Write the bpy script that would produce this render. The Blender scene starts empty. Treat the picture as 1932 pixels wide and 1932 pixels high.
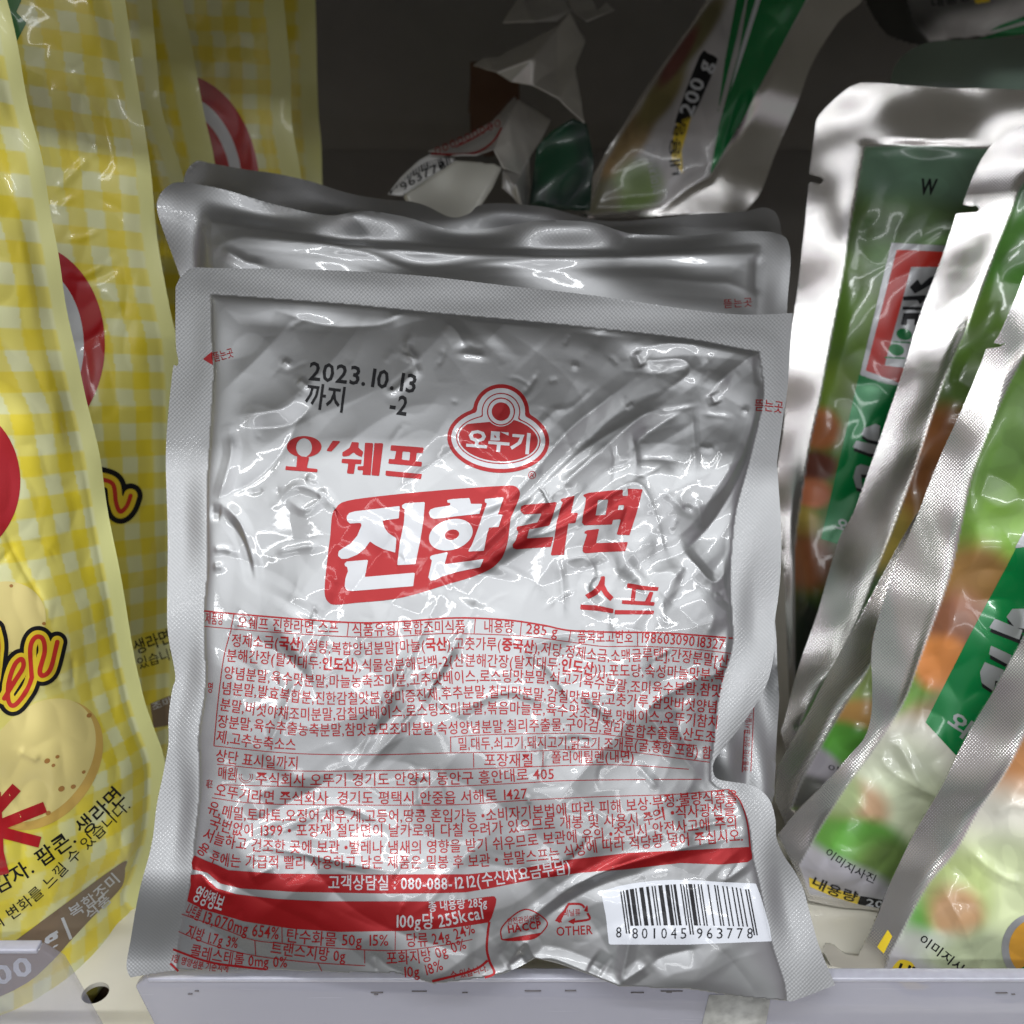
import bpy, math, random
import numpy as np
rng = np.random.RandomState(7)
SC = bpy.context.scene
COL = SC.collection
R_ = math.radians

# ---------------------------------------------------------------- camera
CAM = np.array([0.0, -0.215, 0.224]); PITCH = R_(22); FPX = 1856.0; CX = 966.0
cd = bpy.data.cameras.new('camera'); cam = bpy.data.objects.new('camera', cd); COL.objects.link(cam)
cam.location = CAM; cam.rotation_euler = (math.pi/2 - PITCH, 0, 0)
cd.sensor_width = 36; cd.lens = 36*FPX/1932; cd.clip_start = .01; cd.clip_end = 50
cd.dof.use_dof = True; cd.dof.focus_distance = .30; cd.dof.aperture_fstop = 13
SC.camera = cam
UPY = -.03
# ---------------------------------------------------------------- light: a shop aisle
SC.view_settings.view_transform = 'Standard'; SC.view_settings.look = 'None'
SC.view_settings.exposure = 0.0; SC.view_settings.gamma = 1
SC.view_settings.use_curve_mapping = False
W = bpy.data.worlds.new('World'); SC.world = W; W.use_nodes = True
nt = W.node_tree; nt.nodes.clear()
def wn(t, **k):
    n = nt.nodes.new(t)
    for a, b in k.items(): setattr(n, a, b)
    return n
wo = wn('ShaderNodeOutputWorld'); bg = wn('ShaderNodeBackground'); nt.links.new(bg.outputs[0], wo.inputs[0])
tc = wn('ShaderNodeTexCoord'); sp = wn('ShaderNodeSeparateXYZ'); nt.links.new(tc.outputs['Generated'], sp.inputs[0])
ramp = wn('ShaderNodeValToRGB'); mr = wn('ShaderNodeMapRange'); mr.inputs[1].default_value = -1; mr.inputs[2].default_value = 1
nt.links.new(sp.outputs[2], mr.inputs[0]); nt.links.new(mr.outputs[0], ramp.inputs[0])
cr = ramp.color_ramp
cr.elements[0].position = 0; cr.elements[0].color = (.16, .155, .15, 1)
cr.elements[1].position = 1.; cr.elements[1].color = (.85, .87, .90, 1)
for p, c in ((.42, (.24, .23, .22)), (.52, (.42, .41, .41)), (.62, (.62, .62, .64)), (.80, (.74, .76, .79))):
    e = cr.elements.new(p); e.color = (*c, 1)
noi = wn('ShaderNodeTexNoise'); noi.inputs['Scale'].default_value = 2.2; noi.inputs['Detail'].default_value = 3
nt.links.new(tc.outputs['Generated'], noi.inputs['Vector'])
mx = wn('ShaderNodeMix', data_type='RGBA', blend_type='OVERLAY'); mx.inputs[0].default_value = .7
nt.links.new(ramp.outputs[0], mx.inputs[6]); nt.links.new(noi.outputs['Color'], mx.inputs[7])
nt.links.new(mx.outputs[2], bg.inputs[0]); bg.inputs[1].default_value = 0.62
def tube(x, y, z, l, w, e, rx, col=(.965, .985, 1)):
    d = bpy.data.lights.new('ceiling_lamp', 'AREA'); d.shape = 'RECTANGLE'; d.size = l; d.size_y = w; d.energy = e; d.color = col
    o = bpy.data.objects.new('ceiling_lamp', d); COL.objects.link(o); o.location = (x, y, z); o.rotation_euler = (R_(rx), 0, 0)
tube(-.3, -.95, 2.3, 3.0, .06, 46, 15)
tube(.2, -2.7, 2.4, 4.5, .09, 62, 40)
tube(0, -5.2, 2.5, 6.0, .2, 46, 60)

# ---------------------------------------------------------------- photo geometry
FW = np.array([0, math.cos(PITCH), -math.sin(PITCH)]); UP = np.array([0, math.sin(PITCH), math.cos(PITCH)]); RT = np.array([1., 0, 0])
S32 = 1932/2992
def fr(ox, oy, size):                       # a crop of the photograph -> a map to picture units (1932 wide)
    k = size/1932
    return lambda pts: [((ox + p[0]*k)*S32, (oy + p[1]*k)*S32) for p in pts]
D = lambda pts: [tuple(p) for p in pts]
c1 = fr(0, 0, 1000); c2 = fr(1000, 0, 1000); c3 = fr(1992, 0, 1000); c4 = fr(0, 1000, 1000); c5 = fr(1992, 1000, 1000)
c6 = fr(1000, 1000, 1000); c7 = fr(0, 1992, 1000); c8 = fr(1000, 1992, 1000); c9 = fr(1992, 1992, 1000)
L1 = fr(920, 1380, 600); L2 = fr(1440, 1340, 600); L3 = fr(800, 1040, 900)
T1 = fr(560, 1760, 900); T2 = fr(1360, 1760, 900); T3 = fr(480, 2260, 900); T4 = fr(1360, 2260, 900)
Q1 = fr(550, 800, 900); Q2 = fr(1400, 850, 950); B3 = fr(1400, 2300, 1100)
g1 = fr(2250, 200, 1300); g2 = fr(2250, 1500, 1492); y3 = fr(0, 1500, 1492); u4 = fr(1100, 0, 1892); v4 = fr(450, 400, 1900)
def ray(x, y):
    a = (np.asarray(x, float) - CX)/FPX; b = -(np.asarray(y, float) - CX)/FPX
    return FW + a[..., None]*RT + b[..., None]*UP
def proj(P):
    v = P - CAM; z = v @ FW
    return np.stack([CX + FPX*(v @ RT)/z, CX - FPX*(v @ UP)/z], -1)
def at(x, y, d): return CAM + d*ray(np.array(x), np.array(y))
def plane(c, lean, yaw=0, x0=0., z0=-.045):  # a sheet standing at depth c, leaning back, turned by yaw
    n = np.array([math.sin(R_(yaw))*math.cos(R_(lean)), -math.cos(R_(yaw))*math.cos(R_(lean)), math.sin(R_(lean))])
    return np.array([x0, c, z0]), n

# ---------------------------------------------------------------- polygon / noise helpers
def inside(poly, X, Y):
    poly = np.asarray(poly); r = np.zeros(X.shape, bool); j = len(poly) - 1
    for i in range(len(poly)):
        xi, yi = poly[i]; xj, yj = poly[j]
        if yi != yj:
            r ^= ((yi > Y) != (yj > Y)) & (X < (xj - xi)*(Y - yi)/(yj - yi) + xi)
        j = i
    return r
def near(pts, X, Y, closed=False):           # distance to a polyline, nearest point, position along 0..1, side
    pts = np.asarray(pts, float)
    if closed: pts = np.vstack([pts, pts[:1]])
    sl = np.hypot(*(pts[1:] - pts[:-1]).T); tot = sl.sum(); acc = 0
    best = np.full(X.shape, 1e18); nx = np.zeros(X.shape); ny = np.zeros(X.shape); tt = np.zeros(X.shape); sd = np.zeros(X.shape)
    for (ax, ay), (bx, by), L in zip(pts[:-1], pts[1:], sl):
        if L < 1e-9: continue
        dx, dy = bx - ax, by - ay
        t = np.clip(((X - ax)*dx + (Y - ay)*dy)/(L*L), 0, 1); px = ax + t*dx; py = ay + t*dy
        d2 = (X - px)**2 + (Y - py)**2; m = d2 < best
        best = np.where(m, d2, best); nx = np.where(m, px, nx); ny = np.where(m, py, ny)
        tt = np.where(m, (acc + t*L)/tot, tt); sd = np.where(m, np.sign((X - ax)*dy - (Y - ay)*dx), sd); acc += L
    return np.sqrt(best), nx, ny, tt, sd
def spoly(poly, X, Y):                       # signed distance, negative inside
    d = near(poly, X, Y, True)[0]
    return np.where(inside(poly, X, Y), -d, d)
def smooth(pts, n=6, closed=False):
    p = np.asarray(pts, float); N = len(p); out = []
    if N < 3: return [tuple(q) for q in p]
    for i in range(N if closed else N - 1):
        q0 = p[(i - 1) % N] if closed or i > 0 else p[i]; q1 = p[i]; q2 = p[(i + 1) % N]
        q3 = p[(i + 2) % N] if closed or i + 2 < N else p[i + 1]
        for k in range(n):
            t = k/n; out.append(tuple(.5*((2*q1) + (q2 - q0)*t + (2*q0 - 5*q1 + 4*q2 - q3)*t*t + (3*q1 - q0 - 3*q2 + q3)*t**3)))
    if not closed: out.append(tuple(p[-1]))
    return out
class Noise:
    def __init__(s, n=14, seed=0):
        r = np.random.RandomState(seed); a = r.rand(n)*2*math.pi; k = .6 + .8*r.rand(n)
        s.kx = np.cos(a)*k; s.ky = np.sin(a)*k; s.p = r.rand(n)*6.28; s.n = n
    def __call__(s, X, Y):
        o = 0
        for kx, ky, p in zip(s.kx, s.ky, s.p): o = o + np.sin(kx*X*6.28 + ky*Y*6.28 + p)
        return o/math.sqrt(s.n/2)
def creases(X, Y, items):
    h = np.zeros(X.shape)
    for pts, w, a in items:
        p = np.asarray(pts); m = (X > p[:, 0].min() - 5*w) & (X < p[:, 0].max() + 5*w) & (Y > p[:, 1].min() - 5*w) & (Y < p[:, 1].max() + 5*w)
        if not m.any(): continue
        d, _, _, t, _ = near(p, X[m], Y[m]); f = np.clip(np.minimum(t, 1 - t)/.25, 0, 1); f = .25 + .75*f*f*(3 - 2*f)
        e = np.exp(-(np.sqrt(d*d + 1.0) - 1.0)/w); q = np.clip(1 - d/(2.3*w), 0, 1)      # a fold with flat flanks and a crisp crest
        h[m] += a*f*(q if w > 29 else e if w > 17 else .35*e + .65*q)
    return h
def random_creases(box, n, seed, lmin=25, lmax=120, amp=.22, wmin=4, wmax=14, ang=None, spread=.5):
    r = np.random.RandomState(seed); out = []
    for _ in range(n):
        x = box[0] + r.rand()*(box[2] - box[0]); y = box[1] + r.rand()*(box[3] - box[1])
        th = r.rand()*math.pi if ang is None else ang + r.randn()*spread; L = lmin + (lmax - lmin)*r.rand()**2
        k = r.randn()*.25; p = [(x, y)]
        for i in range(3): p.append((p[-1][0] + math.cos(th + k*i)*L/3, p[-1][1] + math.sin(th + k*i)*L/3))
        out.append((p, wmin + (wmax - wmin)*r.rand(), amp*r.randn()))
    return out

# ---------------------------------------------------------------- materials
def mat(name, col=(.5, .5, .5), rough=.5, metal=0., coat=0., coat_r=.06, bump=0., bscale=200., spec=.5, cvar=0., trans=0., aniso=0.):
    m = bpy.data.materials.new(name); m.use_nodes = True; t = m.node_tree; b = t.nodes['Principled BSDF']
    b.inputs['Base Color'].default_value = (*col, 1); b.inputs['Roughness'].default_value = rough; b.inputs['Metallic'].default_value = metal
    b.inputs['Coat Weight'].default_value = coat; b.inputs['Coat Roughness'].default_value = coat_r; b.inputs['Specular IOR Level'].default_value = spec
    b.inputs['Transmission Weight'].default_value = trans
    tcn = t.nodes.new('ShaderNodeTexCoord'); n = t.nodes.new('ShaderNodeTexNoise'); n.inputs['Scale'].default_value = bscale; n.inputs['Detail'].default_value = 4
    t.links.new(tcn.outputs['Object'], n.inputs['Vector'])
    if bump:
        bp = t.nodes.new('ShaderNodeBump'); bp.inputs['Strength'].default_value = bump; bp.inputs['Distance'].default_value = .0004
        t.links.new(n.outputs['Fac'], bp.inputs['Height']); t.links.new(bp.outputs[0], b.inputs['Normal'])
        if coat: t.links.new(bp.outputs[0], b.inputs['Coat Normal'])
    if cvar:
        mp = t.nodes.new('ShaderNodeMapRange'); mp.inputs[3].default_value = 1 - cvar; mp.inputs[4].default_value = 1 + cvar
        mm = t.nodes.new('ShaderNodeMix'); mm.data_type = 'RGBA'; mm.blend_type = 'MULTIPLY'; mm.inputs[0].default_value = 1; mm.inputs[6].default_value = (*col, 1)
        t.links.new(n.outputs['Fac'], mp.inputs[0]); t.links.new(mp.outputs[0], mm.inputs[7]); t.links.new(mm.outputs[2], b.inputs['Base Color'])
    return m
def film(name, rough=.3, seal_rough=.32, coat=.5, bump=.15, bscale=260, emb=1.0, pitch=3.2, coat_r=.05, weave=1):
    """packaging film: printed colour, bare metal and heat-seal areas come from attributes of the sheet"""
    m = bpy.data.materials.new(name); m.use_nodes = True; t = m.node_tree; L = t.links.new; b = t.nodes['Principled BSDF']
    N = lambda k, **kw: (lambda n: ([setattr(n, a, v) for a, v in kw.items()], n)[1])(t.nodes.new(k))
    A = lambda nm: N('ShaderNodeAttribute', attribute_name=nm)
    art = A('art'); met = A('metal'); seal = A('seal')
    L(art.outputs['Color'], b.inputs['Base Color']); L(met.outputs['Fac'], b.inputs['Metallic'])
    rr = N('ShaderNodeMapRange'); rr.inputs[3].default_value = rough; rr.inputs[4].default_value = seal_rough
    L(seal.outputs['Fac'], rr.inputs[0]); L(rr.outputs[0], b.inputs['Roughness'])
    cc = N('ShaderNodeMapRange'); cc.inputs[3].default_value = coat; cc.inputs[4].default_value = coat*.35
    L(seal.outputs['Fac'], cc.inputs[0]); L(cc.outputs[0], b.inputs['Coat Weight']); b.inputs['Coat Roughness'].default_value = coat_r
    uv = N('ShaderNodeUVMap', uv_map='UVMap'); s = N('ShaderNodeSeparateXYZ'); L(uv.outputs[0], s.inputs[0])
    def M(op, a, bb=None):
        n = N('ShaderNodeMath', operation=op)
        for i, v in enumerate((a, bb)):
            if v is None: continue
            if isinstance(v, (int, float)): n.inputs[i].default_value = v
            else: L(v, n.inputs[i])
        return n.outputs[0]
    k = 6.283/(pitch*.155/100)                 # uv is in decimetres... the emboss pitch is given in picture units
    k = 6.283/pitch
    u = M('MULTIPLY', s.outputs[0], 1000.); v = M('MULTIPLY', s.outputs[1], 1000.)
    d1 = M('SINE', M('MULTIPLY', u, k)); d2 = M('SINE', M('MULTIPLY', v, k))
    e = M('MULTIPLY', M('MULTIPLY', d1, d2), seal.outputs['Fac'])
    no = N('ShaderNodeTexNoise'); no.inputs['Scale'].default_value = bscale; no.inputs['Detail'].default_value = 3
    tcn = N('ShaderNodeTexCoord'); L(tcn.outputs['Object'], no.inputs['Vector'])
    bp = N('ShaderNodeBump'); bp.inputs['Strength'].default_value = bump; bp.inputs['Distance'].default_value = .0006; L(no.outputs['Fac'], bp.inputs['Height'])
    b2 = N('ShaderNodeBump'); b2.inputs['Strength'].default_value = emb; b2.inputs['Distance'].default_value = .00012; L(e, b2.inputs['Height']); L(bp.outputs[0], b2.inputs['Normal'])
    L(b2.outputs[0], b.inputs['Normal']); L(b2.outputs[0], b.inputs['Coat Normal'])
    return m
M_SILVER = film('silver_retort_film', rough=.44, seal_rough=.50, coat=.45, bump=.06, bscale=160, emb=.15, pitch=8.0)
M_YELLOW = film('yellow_printed_film', rough=.36, seal_rough=.38, coat=.6, bump=.12, bscale=150, emb=.0, pitch=9.0, coat_r=.07)
M_GREEN = film('glossy_green_film', rough=.30, seal_rough=.16, coat=.35, bump=.06, bscale=150, emb=.2, pitch=6.5)
RED = mat('red_foil_ink', (.245, .003, .005), .38, .5, .10)
BLACK = mat('black_ink', (.008, .008, .010), .5, 0, .08, spec=.25)
WHITE = mat('white_ink', (.38, .385, .40), .4, .5, .35)
BARE = mat('bare_foil', (.66, .66, .67), .30, 1, .45)
GREENI = mat('green_ink', (.0, .19, .045), .25, .15, .6)
YEL = mat('yellow_ink', (.80, .58, .03), .3, 0, .5)
ORANGE = mat('warm_red_ink', (.55, .03, .02), .3, 0, .5)
REDY = mat('crimson_ink', (.42, .012, .018), .3, 0, .5)
BROWN = mat('brown_ink', (.20, .135, .085), .35, 0, .4)
POTATO = mat('potato_skin_ink', (.78, .66, .26), .35, 0, .4, cvar=.25, bscale=18)
POTBROWN = mat('potato_brown_ink', (.42, .20, .05), .35, 0, .4)
PALE = mat('pale_ink', (.60, .62, .67), .35, 0, .4)
GREY = mat('grey_ink', (.42, .42, .45), .35, 0, .4)

# ---------------------------------------------------------------- film sheets
def new_mesh(name, V, faces_flat, sizes, material, parent=None):
    me = bpy.data.meshes.new(name); V = np.asarray(V, np.float32)
    me.vertices.add(len(V)); me.vertices.foreach_set('co', V.ravel())
    me.loops.add(len(faces_flat)); me.loops.foreach_set('vertex_index', np.asarray(faces_flat, np.int32))
    sizes = np.asarray(sizes, np.int32); me.polygons.add(len(sizes))
    me.polygons.foreach_set('loop_start', np.concatenate([[0], np.cumsum(sizes)[:-1]]).astype(np.int32))
    try: me.polygons.foreach_set('loop_total', sizes)
    except Exception: pass
    me.update(calc_edges=True)
    for m in (material if isinstance(material, (list, tuple)) else [material]): me.materials.append(m)
    o = bpy.data.objects.new(name, me); COL.objects.link(o)
    if parent is not None: o.parent = parent
    return o
class Sheet:
    """A pouch: front film built over an outline on a leaning plane, with a back film joined along the outline."""
    def __init__(s, outline, pl, step, front, back=None, wave=None):
        s.poly = outline; s.Q, s.n = pl; P = np.asarray(outline); s.step = step
        s.x0, s.y0 = P.min(0) - 2*step; x1, y1 = P.max(0) + 2*step
        xs = np.arange(s.x0, x1 + step, step); ys = np.arange(s.y0, y1 + step, step); X, Y = np.meshgrid(xs, ys); s.X, s.Y = X, Y
        s.nx = len(xs); s.ny = len(ys)
        cx = .25*(X[1:, 1:] + X[:-1, 1:] + X[1:, :-1] + X[:-1, :-1]); cy = .25*(Y[1:, 1:] + Y[:-1, 1:] + Y[1:, :-1] + Y[:-1, :-1])
        s.cell = inside(outline, cx, cy)
        w = wave(X, Y) if wave else 0*X
        s.h = w + front(X, Y); s.hb = w - (back(X, Y) if back else front(X, Y)*.5)
        s.Pf = s.place(X, Y, s.h)
        gy = np.gradient(s.Pf, axis=0); gx = np.gradient(s.Pf, axis=1); N = np.cross(gx, gy); N /= np.linalg.norm(N, axis=-1, keepdims=True) + 1e-12
        s.N = np.where((N @ s.n)[..., None] < 0, -N, N); s.w = w
    def place(s, X, Y, h):
        d = ray(X, Y); t = ((s.Q - CAM) @ s.n)/(d @ s.n)
        return CAM + t[..., None]*d + (h*.001)[..., None]*s.n
    def build(s, name, material, art, metal, seal, parent=None):
        used = np.zeros((s.ny, s.nx), int)
        for dy in (0, 1):
            for dx in (0, 1): used[dy:s.ny - 1 + dy, dx:s.nx - 1 + dx] += s.cell
        U = used > 0; B = U & (used < 4)
        X, Y = s.X.copy(), s.Y.copy(); _, px, py, _, _ = near(s.poly, X[B], Y[B], True); X[B] = px; Y[B] = py
        hf = s.h.copy(); hb = s.hb.copy(); hf[B] = s.w[B]; hb[B] = s.w[B]
        Vf = s.place(X, Y, hf); Vb = s.place(X, Y, np.minimum(hb, hf - .12)); Vb[B] = Vf[B]
        idf = -np.ones(U.shape, int); idf[U] = np.arange(U.sum()); I = U & ~B
        idb = idf.copy(); idb[I] = U.sum() + np.arange(I.sum())
        V = np.vstack([Vf[U], Vb[I]]); jj, ii = np.nonzero(s.cell)
        q = lambda d: np.stack([d[jj, ii], d[jj + 1, ii], d[jj + 1, ii + 1], d[jj, ii + 1]], 1)
        F = np.vstack([q(idf), q(idb)[:, ::-1]])
        o = new_mesh(name, V, F.ravel(), np.full(len(F), 4), material, parent); me = o.data
        me.polygons.foreach_set('use_smooth', np.ones(len(F), bool))
        full = lambda A: np.concatenate([A[U], A[I]])
        a = me.attributes.new('art', 'FLOAT_COLOR', 'POINT'); C = np.ones((len(V), 4), np.float32); A = np.broadcast_to(np.asarray(art, float), s.X.shape + (3,)); C[:, :3] = full(A); a.data.foreach_set('color', C.ravel())
        for nm, val in (('metal', metal), ('seal', seal)):
            a = me.attributes.new(nm, 'FLOAT', 'POINT'); a.data.foreach_set('value', full(np.broadcast_to(np.asarray(val, float), s.X.shape)).astype(np.float32))
        uv = me.uv_layers.new(name='UVMap'); UVv = np.stack([full(s.X)/1000, full(s.Y)/1000], 1).astype(np.float32); uv.data.foreach_set('uv', UVv[F.ravel()].ravel())
        bv = np.zeros(len(V), bool); bv[idf[B]] = True; ev = np.empty(2*len(me.edges), np.int32); me.edges.foreach_get('vertices', ev)
        sh_ = me.attributes.new('sharp_edge', 'BOOLEAN', 'EDGE'); sh_.data.foreach_set('value', bv[ev.reshape(-1, 2)].all(1))
        s.obj = o; return o
    def _bil(s, A, q):
        u = np.clip((q[:, 0] - s.x0)/s.step, 0, s.nx - 1.001); v = np.clip((q[:, 1] - s.y0)/s.step, 0, s.ny - 1.001)
        i = u.astype(int); j = v.astype(int); a = (u - i)[:, None]; b = (v - j)[:, None]
        return A[j, i]*(1 - a)*(1 - b) + A[j, i + 1]*a*(1 - b) + A[j + 1, i]*(1 - a)*b + A[j + 1, i + 1]*a*b
    def lookup(s, p):
        q = p.copy()
        for _ in range(5): q = q + (p - proj(s._bil(s.Pf, q)))*.9
        N = s._bil(s.N, q); return s._bil(s.Pf, q), N/np.linalg.norm(N, axis=1, keepdims=True)

# ---------------------------------------------------------------- printing: flat shapes laid on a film
def subdiv(V, T, L):
    V = [tuple(v) for v in V]; T = [tuple(t) for t in T]
    for _ in range(6):
        mid = {}; out = []; ch = False
        def m(a, b):
            k = (a, b) if a < b else (b, a)
            if k in mid: return mid[k]
            (x, y), (z, w) = V[a], V[b]
            if math.hypot(x - z, y - w) <= L: return None
            V.append(((x + z)/2, (y + w)/2)); mid[k] = len(V) - 1; return mid[k]
        for a, b, c in T:
            p, q, r = m(a, b), m(b, c), m(c, a); n = (p is not None) + (q is not None) + (r is not None)
            if n == 0: out.append((a, b, c)); continue
            ch = True
            if n == 3: out += [(a, p, r), (p, b, q), (r, q, c), (p, q, r)]
            elif n == 1:
                if p is not None: out += [(a, p, c), (p, b, c)]
                elif q is not None: out += [(a, b, q), (a, q, c)]
                else: out += [(a, b, r), (r, b, c)]
            else:
                if p is None: out += [(a, b, q), (a, q, r), (r, q, c)]
                elif q is None: out += [(a, p, r), (p, b, c), (p, c, r)]
                else: out += [(p, b, q), (a, p, q), (a, q, c)]
        T = out
        if not ch: break
    return np.array(V), np.array(T)
_gl = {}
def glyph(ch, bold):
    k = (ch, bold)
    if k in _gl: return _gl[k]
    c = bpy.data.curves.new('t', 'FONT'); c.body = ch; c.size = 1; c.resolution_u = 2; c.offset = bold; c.fill_mode = 'FRONT'
    o = bpy.data.objects.new('t', c); me = o.to_mesh()
    if len(me.polygons):
        V = np.array([v.co[:2] for v in me.vertices]); T = []
        for p in me.polygons:
            vs = list(p.vertices)
            for i in range(1, len(vs) - 1): T.append((vs[0], vs[i], vs[i + 1]))
        V, T = subdiv(V, T, .22)
        adv = .93 if ord(ch) >= 0xAC00 else V[:, 0].max() + .06
        _gl[k] = (V, T, adv)
    else: _gl[k] = (None, None, .30)
    o.to_mesh_clear(); bpy.data.objects.remove(o); bpy.data.curves.remove(c)
    return _gl[k]
def thin(pts):
    pts = D(pts); L = math.dist(pts[0], pts[-1])
    if L < 150: return pts
    out = [pts[0]]
    for q in pts[1:-1]:
        if math.dist(q, out[-1]) > 45 and math.dist(q, pts[-1]) > 25: out.append(q)
    return out + [pts[-1]]
class Print:
    def __init__(s): s.V = []; s.T = []; s.M = []; s.H = []; s.n = 0; s.mats = []
    def add(s, V, T, m, lift):
        V = np.asarray(V, float); T = np.asarray(T, int)
        if len(T) == 0: return
        if m not in s.mats: s.mats.append(m)
        s.V.append(V); s.T.append(T + s.n); s.M.append(np.full(len(T), s.mats.index(m))); s.H.append(np.full(len(V), lift)); s.n += len(V)
    def text(s, body, base, h, m, bold=0., lift=.12, lean=0., latin=False, boldw=.025):
        """*stars* switch to heavy letters; base = baseline points, h = letter height, both in picture units"""
        base = thin(base) if len(base) > 3 else base; base = smooth(base, 8) if len(base) > 2 else D(base); B = np.array(base); sl = np.hypot(*(B[1:] - B[:-1]).T); cum = np.concatenate([[0], np.cumsum(sl)])
        x = 0; parts = []; hv = False
        for ch in body:
            if ch == '*': hv = not hv; continue
            V, T, adv = glyph(ch, bold + (boldw if hv else 0))
            if V is not None: parts.append((V + [x, 0], T))
            x += adv
        if not parts: return
        x0 = min(p[0][:, 0].min() for p in parts); x1 = max(p[0][:, 0].max() for p in parts)
        k = h/(.70 if latin else .88); off = 0. if latin else -.07
        for V, T in parts:
            d = (V[:, 0] - x0)/(x1 - x0)*cum[-1]; i = np.clip(np.searchsorted(cum, d, 'right') - 1, 0, len(sl) - 1)
            t = (d - cum[i])/sl[i]; P = B[i]*(1 - t[:, None]) + B[i + 1]*t[:, None]; g = (B[i + 1] - B[i])/sl[i][:, None]
            if len(B) > 2:                       # soften the turn of the baseline
                i2 = np.clip(i + 2, 0, len(B) - 1); i0 = np.clip(i - 1, 0, len(B) - 1); g = B[i2] - B[i0]; g = g/np.linalg.norm(g, axis=1, keepdims=True)
            up = np.stack([g[:, 1], -g[:, 0]], 1); y = (V[:, 1] - off)*k
            s.add(P + up*y[:, None] + g*(y*lean)[:, None], T, m, lift)
    def line(s, pts, w, m, lift=.12):
        pts = thin(pts) if len(pts) > 6 else pts; p = np.array(smooth(pts, 12)) if len(pts) > 2 else np.array([np.array(pts[0])*(1 - t) + np.array(pts[1])*t for t in np.linspace(0, 1, 12)])
        g = np.gradient(p, axis=0); g /= np.linalg.norm(g, axis=1, keepdims=True); n = np.stack([g[:, 1], -g[:, 0]], 1)*w/2
        V = np.vstack([p + n, p - n]); k = len(p); T = []
        for i in range(k - 1): T += [(i, i + 1, k + i), (i + 1, k + i + 1, k + i)]
        s.add(V, T, m, lift)
    def fill(s, f, box, step, m, lift=.12):
        """everything inside the signed distance f, by marching triangles"""
        xs = np.arange(box[0], box[2] + step, step); ys = np.arange(box[1], box[3] + step, step); X, Y = np.meshgrid(xs, ys); F = f(X, Y) + 1e-6
        ny, nx = F.shape; V = []; T = []; vid = {}; cut = {}
        def vtx(j, i):
            k = j*nx + i
            if k not in vid: vid[k] = len(V); V.append((X[j, i], Y[j, i]))
            return vid[k]
        def edge(a, b):
            k = (a, b) if a < b else (b, a)
            if k not in cut:
                fa, fb = F[a], F[b]; t = fa/(fa - fb); cut[k] = len(V)
                V.append((X[a]*(1 - t) + X[b]*t, Y[a]*(1 - t) + Y[b]*t))
            return cut[k]
        neg = F < 0; anyc = neg[:-1, :-1] | neg[1:, :-1] | neg[:-1, 1:] | neg[1:, 1:]
        for j, i in zip(*np.nonzero(anyc)):
            j = int(j); i = int(i); q = ((j, i), (j + 1, i), (j + 1, i + 1), (j, i + 1))
            for tri in ((q[0], q[1], q[2]), (q[0], q[2], q[3])):
                r = []
                for e in range(3):
                    a, b = tri[e], tri[(e + 1) % 3]
                    if neg[a]: r.append(vtx(*a))
                    if neg[a] != neg[b]: r.append(edge(a, b))
                for e in range(1, len(r) - 1): T.append((r[0], r[e], r[e + 1]))
        s.add(V, T, m, lift)
    def poly(s, pts, m, lift=.12, step=2.5, holes=(), r=0., sm=0):
        pts = smooth(pts, sm, True) if sm else pts; P = np.asarray(pts)
        def f(X, Y):
            d = spoly(pts, X, Y) + r
            for h in holes: d = np.maximum(d, -spoly(h, X, Y))
            return d - r
        s.fill(f, (*(P.min(0) - step), *(P.max(0) + step)), step, m, lift)
    def stroke(s, pts, w, m, lift=.12, step=2.5, taper=None):
        pts = smooth(pts, 8); P = np.asarray(pts)
        def f(X, Y):
            d, _, _, t, _ = near(pts, X, Y); return d - (w/2 if taper is None else w/2*(1 + taper*(t - .5)))
        s.fill(f, (*(P.min(0) - w), *(P.max(0) + w)), step, m, lift)
    def build(s, name, sheet, parent):
        if not s.V: return None
        V = np.vstack(s.V); T = np.vstack(s.T); M = np.concatenate(s.M); H = np.concatenate(s.H)
        P, N = sheet.lookup(V); P = P + N*(H*.001)[:, None]
        fn = np.cross(P[T[:, 1]] - P[T[:, 0]], P[T[:, 2]] - P[T[:, 0]]); fl = np.einsum('ij,ij->i', fn, N[T[:, 0]]) < 0; T[fl] = T[fl][:, ::-1]
        o = new_mesh(name, P, T.ravel(), np.full(len(T), 3), s.mats, parent); me = o.data
        me.polygons.foreach_set('material_index', M.astype(np.int32)); me.polygons.foreach_set('use_smooth', np.ones(len(T), bool))
        me.normals_split_custom_set_from_vertices([tuple(x) for x in N.astype(float)])
        return o
def tag(o, label, cat, group=None):
    o['label'] = label; o['category'] = cat
    if group: o['group'] = group
    return o
def struct(o): o['kind'] = 'structure'; return o
def ell(c, rx, ry, tilt=0):
    a = R_(tilt); ca, sa = math.cos(a), math.sin(a)
    def f(X, Y):
        u = (X - c[0])*ca + (Y - c[1])*sa; v = -(X - c[0])*sa + (Y - c[1])*ca; k = np.hypot(u/rx, v/ry)
        return (k - 1)*min(rx, ry)*(1 if rx == ry else np.clip(np.hypot(u, v)/np.maximum(k, 1e-6)/min(rx, ry), .5, 3))
    return f
def sm01(x): x = np.clip(x, 0, 1); return x*x*(3 - 2*x)
def blur(A, r):
    for ax in (0, 1):
        for _ in range(2):
            P = np.pad(A, [(r + 1, r) if i == ax else (0, 0) for i in (0, 1)], mode='edge'); c = np.cumsum(P, axis=ax)
            n = A.shape[ax]; A = (np.take(c, np.arange(2*r + 1, 2*r + 1 + n), ax) - np.take(c, np.arange(n), ax))/(2*r + 1)
    return A
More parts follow.
